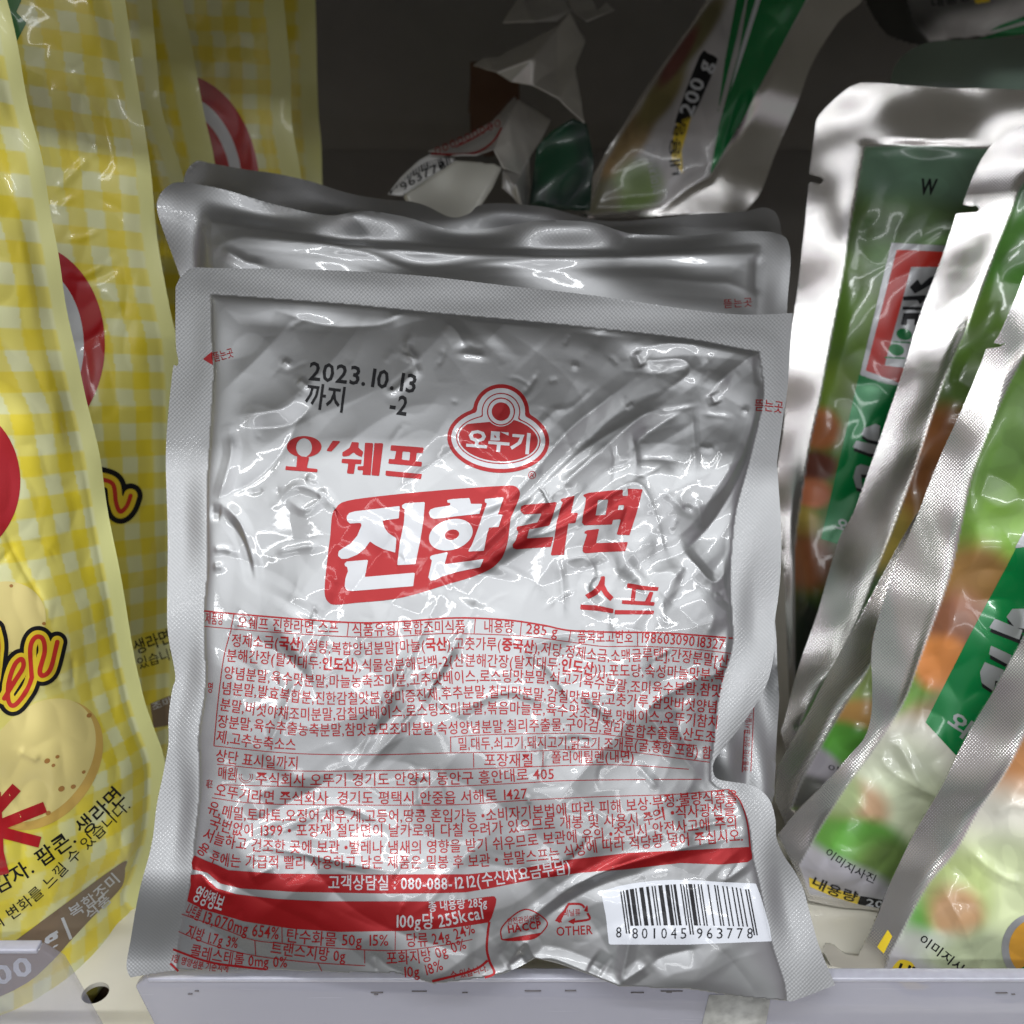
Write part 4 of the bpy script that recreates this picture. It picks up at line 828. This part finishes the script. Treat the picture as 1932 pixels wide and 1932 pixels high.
p = Print(); E_ = c4([(20, 2010), (85, 1905), (128, 1830), (120, 1785), (80, 1820), (45, 1930), (48, 2030), (85, 2045), (150, 1960), (178, 1890)]); Rr = c4([(178, 1890), (168, 1730), (195, 1665), (235, 1670), (248, 1740), (222, 1850), (238, 1880), (280, 1840), (318, 1690)]); Ds = c4([(-30, 1620), (-12, 1720), (-35, 1900)])
for w_, m_, lf in ((39, BLACK, .30), (23, YEL, .37), (8.5, ORANGE, .44)):
    for st in (E_, Rr, Ds): p.stroke(st, w_, m_, lf + (.0 if st is E_ else .012 if st is Rr else .024), 2.2)
adopt(p.build('script_lettering', Y1, ry1), ry1)
p = Print()
for i_, (a, b) in enumerate((((92, 594), (-20, 720)), ((252, 705), (-20, 815)), ((222, 905), (-20, 842)), ((20, 1085), (-20, 930)), ((-30, 620), (-10, 1000)))):
    p.line(c7([a, b]), 21, REDY, .30 + .012*i_)
adopt(p.build('red_star', Y1, ry1), ry1)
p = Print(); p.text('감자. 팝콘. 생라면', c7([(-10, 1200), (150, 1110), (330, 985), (470, 880), (600, 760), (705, 655)]), 33, BLACK, .012); p.text('의 변화를 느낄 수 있습니다.', c7([(-30, 1410), (120, 1310), (280, 1175), (400, 1050), (500, 945), (620, 830), (740, 712)]), 24, BLACK, .004)
adopt(p.build('black_slogan', Y1, ry1), ry1)
p = Print(); p.poly(smooth(c7([(-60, 1560), (60, 1480), (330, 1280), (690, 1018), (704, 1050), (698, 1125), (660, 1190), (520, 1330), (380, 1480), (300, 1570), (150, 1700), (-60, 1780)]), 3, True), BROWN, .12, 3)
p.text('복합조미', c7([(412, 1338), (540, 1250), (678, 1125)]), 23, PALE, .012, lift=.2); p.text('식품', c7([(508, 1348), (632, 1238)]), 20, PALE, .01, lift=.2); p.line(c7([(350, 1330), (398, 1452)]), 6, PALE, .2); p.text('g', c7([(262, 1505), (350, 1455)]), 30, PALE, .03, latin=True, lift=.2); p.text('00', c7([(-20, 1715), (190, 1640)]), 34, PALE, .03, latin=True, lift=.2)
adopt(p.build('weight_band', Y1, ry1), ry1)
eR2 = smooth([(225, -60), (236, 0), (261, 167), (284, 317), (297, 451), (321, 585), (334, 646), (341, 760), (345, 900), (347, 1250), (342, 1420), (325, 1500)], 5)
Y2, ry2 = yellow(eR2 + D([(300, 1560), (150, 1600), (0, 1600), (-60, 1500), (-60, -60)]), plane(.128, 6, 20, -.14), eR2, 26, 'second yellow pouch, in shade right behind the front yellow one', seed=1, rot=8, off=(.002, .004))
p = Print(); e0, e1 = ell((46, 650), 152, 192), ell((40, 652), 118, 160); p.fill(both(e0, e1), (-120, 440, 220, 860), 3, REDY, .12); p.fill(e1, (-120, 440, 220, 860), 3, PALE, .12)
adopt(p.build('ring_emblem', Y2, ry2), ry2)
p = Print(); p.poly(c1([(-40, -60), (140, -60), (118, 10), (92, 68), (150, 130), (88, 245), (40, 200)]), mat('leaf_green_ink', (.02, .16, .02), .35, 0, .4), .12, 3)
adopt(p.build('leaf_print', Y2, ry2), ry2)
p = Print()
for w_, m_, lf in ((46, BLACK, .26), (26, YEL, .33), (8, ORANGE, .40)): p.stroke(c4([(560, 770), (635, 800), (652, 900), (675, 955), (712, 925), (735, 865)]), w_, m_, lf, 2.2)
adopt(p.build('script_lettering', Y2, ry2), ry2)
p = Print(); p.text('생라면', y3([(516, 535), (650, 488)]), 27, BLACK, .01); p.text('있습니다', y3([(528, 590), (690, 540)]), 22, BLACK, .004); p.poly(y3([(568, 720), (640, 690), (700, 690), (700, 790), (580, 812)]), BROWN, .12, 3); p.text('조미', y3([(580, 745), (650, 720)]), 14, PALE, .01, lift=.2)
adopt(p.build('black_slogan', Y2, ry2), ry2)
eR3 = smooth([(280, -60), (286, 0), (294, 100), (304, 200), (324, 267), (347, 338), (370, 420), (380, 600), (380, 1100)], 5)
yellow(eR3 + D([(360, 1300), (150, 1300), (100, 900), (100, -60)]), plane(.185, 6, 12, -.12), eR3, 14, 'third yellow pouch from the front, a thin dark strip with a wavy edge', seed=2, rot=4, step=5)
eR3b = smooth([(338, -60), (344, 0), (364, 100), (387, 220), (405, 305), (415, 420), (420, 1000)], 5)
yellow(eR3b + D([(400, 1150), (180, 1150), (150, -60)]), plane(.215, 6, 10, -.12), eR3b, 10, 'fourth yellow pouch, narrow plain seam beside the one with the red ring', seed=3, rot=3, step=5, edge=60)
eR4 = smooth([(528, -60), (535, 0), (548, 134), (551, 234), (568, 334), (575, 450), (575, 950)], 5)
Y4, ry4 = yellow(eR4 + D([(560, 1060), (300, 1060), (280, -60)]), plane(.245, 6, 12, -.1), eR4, 14, 'fifth yellow pouch with a red and white ring, behind the rear silver pouches', seed=4, rot=2, step=4, edge=46)
p = Print(); q0, q1, q2 = ell((330, 360), 160, 222), ell((330, 362), 128, 186), ell((330, 364), 108, 160)
p.fill(both(q0, q1), (300, 100, 520, 460), 3, REDY, .12); p.fill(both(q1, q2), (300, 100, 520, 460), 3, PALE, .12); p.fill(q2, (300, 100, 520, 460), 3, REDY, .12)
adopt(p.build('ring_emblem', Y4, ry4), ry4)
eR5 = smooth([(590, -60), (595, 0), (600, 200), (608, 340), (610, 900)], 5)
yellow(eR5 + D([(600, 1000), (400, 1000), (380, -60)]), plane(.285, 6, 12, -.1), eR5, 10, 'rearmost yellow pouch, almost lost in the dark beside the back panel', seed=5, rot=2, step=5, edge=40)

# ---------------------------------------------------------------- green printed pouches at right
def green(outl, inn, pl, art, lab, seed=0, name='green_food_pouch', step=3.5, crs=(), wave=.8, bul=((1.6, 14), (7, 130)), sealcol=(.68, .66, .64), zone=None):
    nz, nw, nf = Noise(10, 80 + seed), Noise(8, 90 + seed), Noise(12, 100 + seed); pp = pillow(inn, bul); P_ = np.asarray(inn)
    rc = random_creases((P_[:, 0].min(), P_[:, 1].min(), P_[:, 0].max(), P_[:, 1].max()), 40, 110 + seed, 40, 200, .4, 3, 7, ang=-1.1, spread=.6)
    h = lambda X, Y: pp(X, Y) + (1.3*nz(X/230, Y/230) + .25*np.abs(nf(X/90, Y/90)) + .5*creases(X, Y, rc) + .8*creases(X, Y, list(crs)))*sm01(-spoly(inn, X, Y)/30)
    wv = lambda X, Y: (wave*nw(X/260, Y/260) + .12*wave*nw(X/90 + 2, Y/120))*sm01((spoly(inn, X, Y) + 12)/30)
    sh = Sheet(outl, pl, step, h, lambda X, Y: 2.5 + 0*X, wv)
    rt = thing(name, base_of(sh), lab, 'food pouch', 'green printed pouches')
    s_ = spoly(inn, sh.X, sh.Y); me_ = sm01((s_ + 1.5)/3); C = blobs(sh.X, sh.Y, *art); nq, nr = Noise(16, 130 + seed), Noise(16, 140 + seed); C = C*(1 + .10*np.clip(nq(sh.X/110, sh.Y/110), -1.5, 1.5) + .12*sm01(nr(sh.X/60, sh.Y/75)*2))[..., None]*.93; C = C*.84 + .16*C.mean(-1, keepdims=True); C = C*(1 - me_[..., None]) + np.array(sealcol)*me_[..., None]
    finish(sh, 'printed_body', M_GREEN, C, me_*.9, me_*.9, rt); return sh, rt
# front-most, at the right edge
o1 = smooth(g2([(1250, -150), (1120, 180), (961, 470), (880, 600), (790, 770), (700, 930), (640, 1050), (560, 1190), (480, 1340), (420, 1480), (370, 1600), (335, 1685)]), 4)
G1, rg1 = green(o1 + D(g2([(290, 1680), (240, 1640), (215, 1636), (200, 1660), (235, 1730), (300, 1830), (420, 1900), (1300, 1900), (1500, 1200), (1450, -150)])), smooth(g2([(1330, -100), (1150, 450), (961, 840), (880, 990), (790, 1120), (700, 1280), (600, 1400), (520, 1540), (455, 1660)]), 3) + D(g2([(430, 1740), (450, 1860), (1280, 1860), (1450, 1200), (1400, -100)])), plane(.031, 16, -10, .13),
  ((.50, .52, .42), [(961, 900, 130, 150, 0, (.30, .14, .03), .1), (930, 1040, 110, 80, -20, (.50, .20, .04), .2), (880, 1230, 150, 90, 0, (.62, .60, .50), .1), (860, 1400, 120, 90, 0, (.60, .68, .36), .1), (700, 1420, 60, 70, 20, (.45, .55, .18), .1), (640, 1560, 60, 60, 0, (.12, .38, .05), .2), (690, 1490, 45, 45, 0, (.50, .28, .12), .1), (590, 1640, 60, 40, 0, (.50, .52, .48), .1), (760, 1680, 90, 60, 0, (.45, .52, .30), .1), (600, 1790, 160, 45, 25, (.48, .46, .50), .2)], g2),
  'front green pouch at the right edge, beige foil seam and part of a soup bowl', seed=1, crs=[(smooth(g2(q), 5), 8, a) for q, a in (([(730, 1250), (850, 1340), (961, 1380)], 1.5), ([(640, 1400), (700, 1500), (760, 1640)], 1.3), ([(820, 1120), (900, 1080), (961, 1100)], 1.4))], wave=.9)
p = Print(); q, = g2([(1000, 1645)]); p.fill(ell(q, 62, 66), (q[0] - 80, q[1] - 80, q[0] + 80, q[1] + 80), 2, WHITE, .12); p.fill(ell((q[0] + 3, q[1]), 51, 55), (q[0] - 80, q[1] - 80, q[0] + 80, q[1] + 80), 2, mat('soup_ink', (.55, .27, .03), .3, 0, .5, cvar=.4, bscale=60), .18); p.poly(g2([(918, 1735), (961, 1712), (1010, 1740), (961, 1738)]), GREENI, .24, 2)
adopt(p.build('soup_picture', G1, rg1), rg1)
p = Print(); p.text('이미지사진', g2([(560, 1622), (650, 1688), (755, 1775)]), 19, BLACK, .012); p.poly(smooth(g2([(462, 1738), (478, 1700), (500, 1688), (535, 1698), (556, 1728), (600, 1790), (520, 1800)]), 3, True), YEL, .12, 2); p.text('내용', g2([(478, 1742), (600, 1790)]), 24, BLACK, .03, lift=.18); p.poly(g2([(405, 1640), (445, 1575), (462, 1600), (430, 1665)]), YEL, .12, 2)
adopt(p.build('weight_label', G1, rg1), rg1)
# second: green panel with white letters
o2 = smooth(g1([(1180, 700), (1103, 900), (1040, 1050), (1000, 1150), (975, 1190)]), 3) + D(g1([(1010, 1196), (1038, 1186), (1000, 1208), (945, 1215)])) + smooth(g1([(945, 1215), (900, 1330), (820, 1500), (740, 1690), (640, 1932)]) + g2([(460, 230), (400, 430), (384, 530), (386, 640), (385, 760), (360, 850), (300, 920), (200, 1030), (100, 1130), (30, 1215)]), 4) + D(g2([(90, 1335), (145, 1465), (280, 1495), (420, 1507), (1150, 1560), (1400, 900)])) + D(g1([(1500, 1100), (1400, 700)]))
i2 = smooth(g1([(1230, 980), (1103, 1240), (1000, 1450), (900, 1700), (860, 1832)]) + g2([(690, 200), (620, 400), (560, 560), (500, 720), (400, 880), (290, 1030), (190, 1190), (110, 1330)]), 4) + D(g2([(150, 1440), (420, 1480), (1120, 1530), (1350, 880)])) + D(g1([(1450, 1100), (1380, 860)]))
G2, rg2 = green(o2, i2, plane(.066, 17, -10, .1), ((.16, .33, .05), [(870, 150, 80, 120, 20, (.26, .52, .04), .1), (820, 330, 70, 70, 0, (.35, .17, .03), .1), (760, 260, 60, 70, 0, (.30, .15, .03), .1), (690, 420, 50, 60, 30, (.28, .10, .04), .1), (640, 560, 45, 50, 30, (.62, .20, .02), .3), (560, 820, 90, 40, -40, (.36, .25, .12), .1), (560, 900, 120, 60, 0, (.58, .56, .48), .1), (470, 980, 80, 60, -30, (.52, .55, .40), .1), (500, 1120, 110, 70, 0, (.62, .68, .45), .1), (330, 1110, 50, 45, 0, (.50, .30, .16), .1), (250, 1050, 40, 40, 0, (.40, .50, .22), .1), (330, 1240, 80, 50, 10, (.12, .38, .04), .3), (440, 1330, 70, 50, 20, (.14, .24, .05), .1), (250, 1390, 130, 50, 25, (.44, .42, .47), .35), (340, 1480, 130, 25, 8, (.46, .45, .48), .4)], g2),
  'second green pouch, green panel of bold white letters, beige seam curling at left', seed=2, crs=[(smooth(g2(q), 5), 8, a) for q, a in (([(290, 1030), (410, 890), (480, 870), (540, 980), (640, 1060)], 1.6), ([(400, 880), (450, 960), (640, 1055)], 1.2), ([(600, 600), (560, 740), (520, 850)], 1.4), ([(640, 390), (600, 500), (680, 420)], 1.2), ([(290, 1040), (400, 1160)], 1.2))])
p = Print(); p.poly(g2([(588, 790), (705, 918), (830, 700), (1010, 420), (1010, -10), (961, 70), (900, 190), (740, 490)]), GREENI, .12, 3)
wl = ([(850, 398), (955, 442), (942, 478), (828, 432)], [(835, 500), (925, 542), (912, 578), (828, 532)], [(794, 600), (812, 562), (912, 604), (896, 642), (852, 632), (846, 672), (800, 640)], [(893, 392), (915, 362), (975, 360), (985, 440), (925, 432)], [(925, 132), (985, 20), (1010, 30), (1010, 120)])
for q in wl[:4]: p.poly([(x + 1, y + 8) for x, y in g2(q)], BLACK, .2, 2.)
for q in wl: p.poly(g2(q), WHITE, .27, 2.)
p.text('와', g2([(660, 802), (742, 862)]), 36, WHITE, .025, lift=.2); p.text('사', g2([(745, 866), (800, 906)]), 34, WHITE, .025, lift=.2)
adopt(p.build('green_panel', G2, rg2), rg2)
p = Print(); p.text('이미지사진', g2([(205, 1292), (290, 1352), (390, 1400)]), 17, BLACK, .006); p.poly(g2([(148, 1376), (250, 1420), (340, 1448), (330, 1478), (240, 1450), (150, 1412)]), YEL, .12, 2.5); p.text('내용량', g2([(155, 1408), (240, 1446), (325, 1472)]), 20, BLACK, .02, lift=.18); p.poly(g2([(342, 1446), (450, 1466), (450, 1500), (330, 1478)]), BLACK, .12, 2.5); p.text('200', g2([(362, 1482), (460, 1498)]), 13, PALE, .02, latin=True, lift=.18)
adopt(p.build('weight_label', G2, rg2), rg2)
# third: narrow, pale mirrored seam
o2b = smooth(g1([(900, 1500), (760, 1720), (660, 1900)]) + g2([(545, 20), (440, 215), (300, 455), (190, 660), (145, 752), (80, 860), (24, 965)]), 4) + D(g2([(20, 1090), (60, 1180), (420, 1250), (700, 600)])) + D(g1([(1100, 1600)]))
i2b = smooth(g1([(980, 1560), (800, 1830)]) + g2([(560, 130), (470, 330), (375, 580), (300, 700), (210, 850), (120, 1010), (80, 1120)]), 4) + D(g2([(400, 1200), (640, 600)])) + D(g1([(1060, 1620)]))
G2b, rg3 = green(o2b, i2b, plane(.094, 17, -10, .1), ((.22, .36, .06), [(350, 650, 40, 50, 0, (.34, .48, .10), .1), (320, 760, 50, 25, -20, (.62, .32, .06), .1), (270, 860, 60, 35, 0, (.10, .40, .03), .2), (170, 960, 55, 35, 30, (.38, .35, .40), .3), (120, 1050, 60, 30, 0, (.10, .10, .09), .3)], g2), 'slim pale mirror seam and green strip of a pouch squeezed between two others', seed=3, wave=.9)
p = Print(); p.text('이미', g2([(216, 972), (300, 1000)]), 13, BLACK, .008); adopt(p.build('small_print', G2b, rg3), rg3)
# fourth: notched crinkled seam
o3 = smooth(g1([(1300, 210), (1180, 225), (1103, 244), (1010, 290), (930, 375), (870, 500), (835, 592)]), 4) + D(g1([(870, 600), (893, 594), (908, 612), (895, 626), (805, 631)])) + smooth(g1([(805, 631), (740, 830), (640, 1100), (560, 1360), (480, 1600), (420, 1770), (360, 1932)]) + g2([(255, 110), (185, 370), (105, 590), (60, 760), (40, 820)]), 4) + D(g2([(60, 900), (400, 900), (700, 300)])) + D(g1([(1300, 1400), (1400, 700)]))
i3 = smooth(g1([(1250, 400), (1103, 492), (1050, 610), (990, 760), (940, 900), (870, 1080), (770, 1310), (690, 1550), (640, 1700), (560, 1932)]) + g2([(420, 170), (330, 400), (250, 560), (180, 660), (110, 800)]), 4) + D(g2([(370, 860), (640, 300)])) + D(g1([(1240, 1380), (1320, 700)]))
G3, rg4 = green(o3, i3, plane(.118, 17, -10, .1), ((.05, .17, .02), [(1080, 620, 60, 70, 0, (.10, .24, .12), .1), (1000, 800, 60, 100, 0, (.07, .24, .02), .1), (900, 1180, 70, 90, 20, (.14, .30, .02), .1), (780, 1400, 50, 60, 0, (.10, .20, .02), .1), (740, 1620, 60, 60, 0, (.42, .14, .02), .1), (640, 1850, 60, 70, 0, (.36, .12, .02), .1), (560, 1980, 60, 60, 0, (.50, .22, .03), .1), (500, 2050, 30, 60, 30, (.65, .48, .05), .1)], g1), 'fourth green pouch with a notched, crinkled silver seam running down past the logo', seed=4, wave=.9)
# fifth: rounded corner, letter W, red framed logo
o4 = smooth(D([(2010, 178), (1932, 170), (1800, 163), (1661, 157), (1622, 157)]), 3) + D([(1605, 164), (1592, 172), (1575, 186), (1557, 203), (1546, 216), (1540, 227), (1533, 280), (1526, 329)]) + D(c3([(785, 1003), (803, 1020), (780, 1042), (716, 1028)])) + smooth([(1525.5, 343), (1514, 455), (1505, 546), (1492, 640), (1485, 720), (1479, 807), (1467, 890), (1468, 960), (1480, 1100), (1486, 1250)], 4) + D([(1490, 1330), (1640, 1360), (1800, 900), (1980, 400)])
i4 = smooth([(1980, 286), (1900, 282), (1700, 276), (1634, 276)], 3) + smooth([(1631, 277), (1618, 350), (1601, 442), (1590, 520), (1575, 600), (1557, 694), (1545, 760), (1525, 850), (1512, 940), (1500, 1030), (1498, 1180), (1500, 1290)], 4) + D([(1620, 1320), (1780, 860), (1950, 420)])
G4, rg5 = green(o4, i4, plane(.150, 16, -8, .1), ((.10, .20, .02), [(1760, 320, 160, 75, 0, (.15, .30, .19), .2), (1700, 480, 110, 90, 0, (.12, .24, .07), .1), (1640, 600, 60, 60, 0, (.12, .24, .01), .1), (1600, 560, 30, 80, 10, (.09, .20, .01), .1), (1570, 740, 40, 50, 0, (.13, .22, .01), .1), (1545, 810, 34, 36, 0, (.42, .12, .02), .15), (1535, 880, 40, 26, 0, (.16, .04, .02), .2), (1530, 930, 34, 26, 0, (.58, .16, .05), .2), (1510, 985, 30, 26, 0, (.42, .30, .03), .1), (1510, 1060, 60, 50, 0, (.30, .09, .02), .1), (1500, 1200, 60, 80, 0, (.01, .02, .01), .2)], D), 'upright green pouch with a rounded foil corner, the letter W and a red framed logo', seed=5, wave=.9)  # last, near-black blob paints the shade at the pouch's foot into its print
p = Print(); p.text('W', g1([(646, 546), (718, 548)]), 29, BLACK, .03, latin=True, lean=.15)
adopt(p.build('letter_mark', G4, rg5), rg5)
p = Print(); p.poly(g1([(527, 757), (780, 770), (700, 1100), (600, 1420), (545, 1376), (470, 1362), (390, 1330)]), WHITE, .12, 2.5); p.poly(g1([(550, 787), (780, 797), (640, 1400), (531, 1354), (415, 1312)]), ORANGE, .18, 2.5); p.poly(g1([(612, 862), (780, 862), (640, 1300), (575, 1299), (497, 1290)]), WHITE, .24, 2.5)
for q in ([(605, 950), (628, 978), (700, 938), (720, 900), (695, 905), (655, 940), (640, 915)], [(578, 990), (680, 984), (672, 1004), (650, 1026), (640, 1006), (575, 1008)], [(575, 1034), (670, 1036), (664, 1052), (573, 1048)], [(578, 1062), (660, 1062), (650, 1116), (625, 1116), (628, 1090), (596, 1090), (594, 1116), (567, 1114)]): p.poly(g1(q), BLACK, .30, 1.8)
for cx_, cy_ in ((582, 1155), (548, 1222)): q, = g1([(cx_, cy_)]); p.fill(ell(q, 15, 11, 15), (q[0] - 20, q[1] - 20, q[0] + 20, q[1] + 20), 1.8, GREENI, .30); p.line([(q[0] - 22, q[1] + 14), (q[0] + 16, q[1] + 16)], 3, GREENI, .3)
adopt(p.build('framed_logo', G4, rg5), rg5)
p = Print(); p.poly(c5([(1000, 182), (1100, 215), (1260, 250), (1180, 560), (1060, 900), (960, 1165), (880, 1140), (785, 1110), (880, 700), (940, 450)]), GREENI, .12, 3)
for q in ([(965, 592), (985, 555), (1100, 580), (1100, 632), (1060, 628)], [(968, 760), (985, 700), (1010, 688), (1100, 712), (1090, 750), (1010, 745), (1020, 830), (985, 820)], [(1012, 520), (1030, 485), (1090, 462), (1120, 470), (1110, 560), (1050, 548)]): p.poly([(x + 1, y + 7) for x, y in c5(q)], BLACK, .19, 2); p.poly(c5(q), WHITE, .26, 2)
p.text('와', c5([(862, 1062), (950, 1090)]), 26, WHITE, .02, lift=.2)
adopt(p.build('green_panel', G4, rg5), rg5)
# sixth: dark, behind the rounded corner
o5 = smooth([(1672, 200), (1675, 157), (1687, 124), (1714, 97), (1754, 80), (1830, 73), (1960, 68)], 4) + D([(1990, 300), (1700, 420)])
G5, rg6 = green(o5, D([(1720, 240), (1960, 230), (1960, 300), (1720, 380)]), plane(.185, 16, 6, .1), ((.05, .1, .06), [], D), 'dark translucent rounded pouch top peeking over the one marked W', seed=6, wave=2, sealcol=(.20, .26, .23))
# upturned 200 g pack at the back
ou = smooth(u4([(640, 648), (612, 640), (620, 580), (665, 490), (740, 370), (800, 268), (900, 128), (985, 0), (1040, -90)]), 4) + D(u4([(1540, -90)])) + smooth(u4([(1480, -50), (1440, 10), (1380, 62), (1300, 190), (1250, 320), (1190, 460), (1150, 565), (1100, 630), (1070, 655), (1000, 664), (930, 638)]), 4) + D(u4([(820, 645)]))
iu = D(u4([(630, 640), (680, 490), (810, 268), (1000, 0), (1060, -80), (1330, -80), (1268, 30), (1200, 150), (1120, 300), (1040, 450), (990, 530), (930, 560), (850, 620)]))
GU, rgu = green(ou, iu, plane(.225, 20, -6, .06), ((.50, .48, .50), [(700, 520, 42, 30, -55, (.45, .28, .12), .2), (760, 420, 60, 26, -58, (.30, .20, .08), .2), (850, 290, 70, 24, -58, (.22, .18, .05), .2), (950, 110, 90, 22, -55, (.16, .14, .05), .2), (900, 170, 60, 14, -58, (.16, .04, .03), .2), (720, 590, 60, 30, -40, (.20, .32, .08), .1), (780, 560, 40, 40, 0, (.24, .36, .10), .1), (660, 600, 40, 40, 0, (.25, .24, .16), .1)], u4), 'upturned green and white 200 g pack with broad foil seam, at the back', seed=7, wave=2.2)
p = Print(); p.poly(u4([(1122, -90), (1330, -90), (1265, 30), (1180, 190), (1090, 360), (994, 526), (1020, 380), (1080, 160)]), GREENI, .12, 3); p.poly(u4([(1085, -60), (1122, -90), (1070, 130), (1016, 350), (1040, 180)]), GREENI, .12, 2.5)
p.poly(u4([(1150, -60), (1165, -60), (1095, 160), (1050, 290), (1085, 150)]), PALE, .18, 2)
p.poly(smooth(u4([(965, 165), (990, 160), (1014, 172), (1012, 195), (945, 345), (900, 365), (895, 350)]), 3, True), BLACK, .12, 2); p.text('200 g', u4([(940, 350), (1002, 188)]), 26, PALE, .02, latin=True, lift=.2)
p.poly(u4([(897, 366), (940, 346), (925, 400), (910, 450), (915, 520), (880, 480), (882, 420)]), YEL, .12, 2); p.text('내용량', u4([(912, 520), (906, 440), (928, 362)]), 20, BLACK, .02, lift=.2); p.text('이미지사진', u4([(852, 575), (838, 500), (826, 430)]), 17, GREY, .01)
adopt(p.build('weight_label', GU, rgu), rgu)
# white and green pack in the top right corner
o7 = smooth(c3([(1015, -120), (1050, 20), (1140, 170), (1250, 220), (1385, 247), (1500, 238), (1640, 225), (1932, 190), (2080, 170)]), 4) + D(c3([(2080, -120)]))
G7, rg8 = green(o7, D(c3([(1245, -100), (1300, 120), (1400, 235), (1640, 215), (2060, 160), (2060, -100)])), plane(.205, 24, 4, .1), ((.62, .60, .62), [(1300, -60, 60, 90, 0, (.04, .04, .04), .2), (1500, -40, 120, 40, 0, (.10, .10, .10), .1)], c3), 'white pack with a green swoosh lying in the top right corner', seed=8, wave=1.5, sealcol=(.06, .06, .06))
p = Print(); p.poly(c3([(1720, 182), (1800, 140), (1932, 92), (2060, 60), (2060, 90), (1900, 130), (1800, 162)]), GREENI, .12, 2.5); p.poly(c3([(1640, 232), (1800, 175), (1932, 140), (2060, 110), (2060, 180), (1850, 205)]), GREENI, .12, 2.5); p.text('내용량', c3([(1415, 45), (1640, 0)]), 17, BLACK, .015); p.poly(c3([(1650, 0), (1740, -30), (1740, 10), (1660, 22)]), YEL, .12, 2.5)
adopt(p.build('weight_label', G7, rg8), rg8)
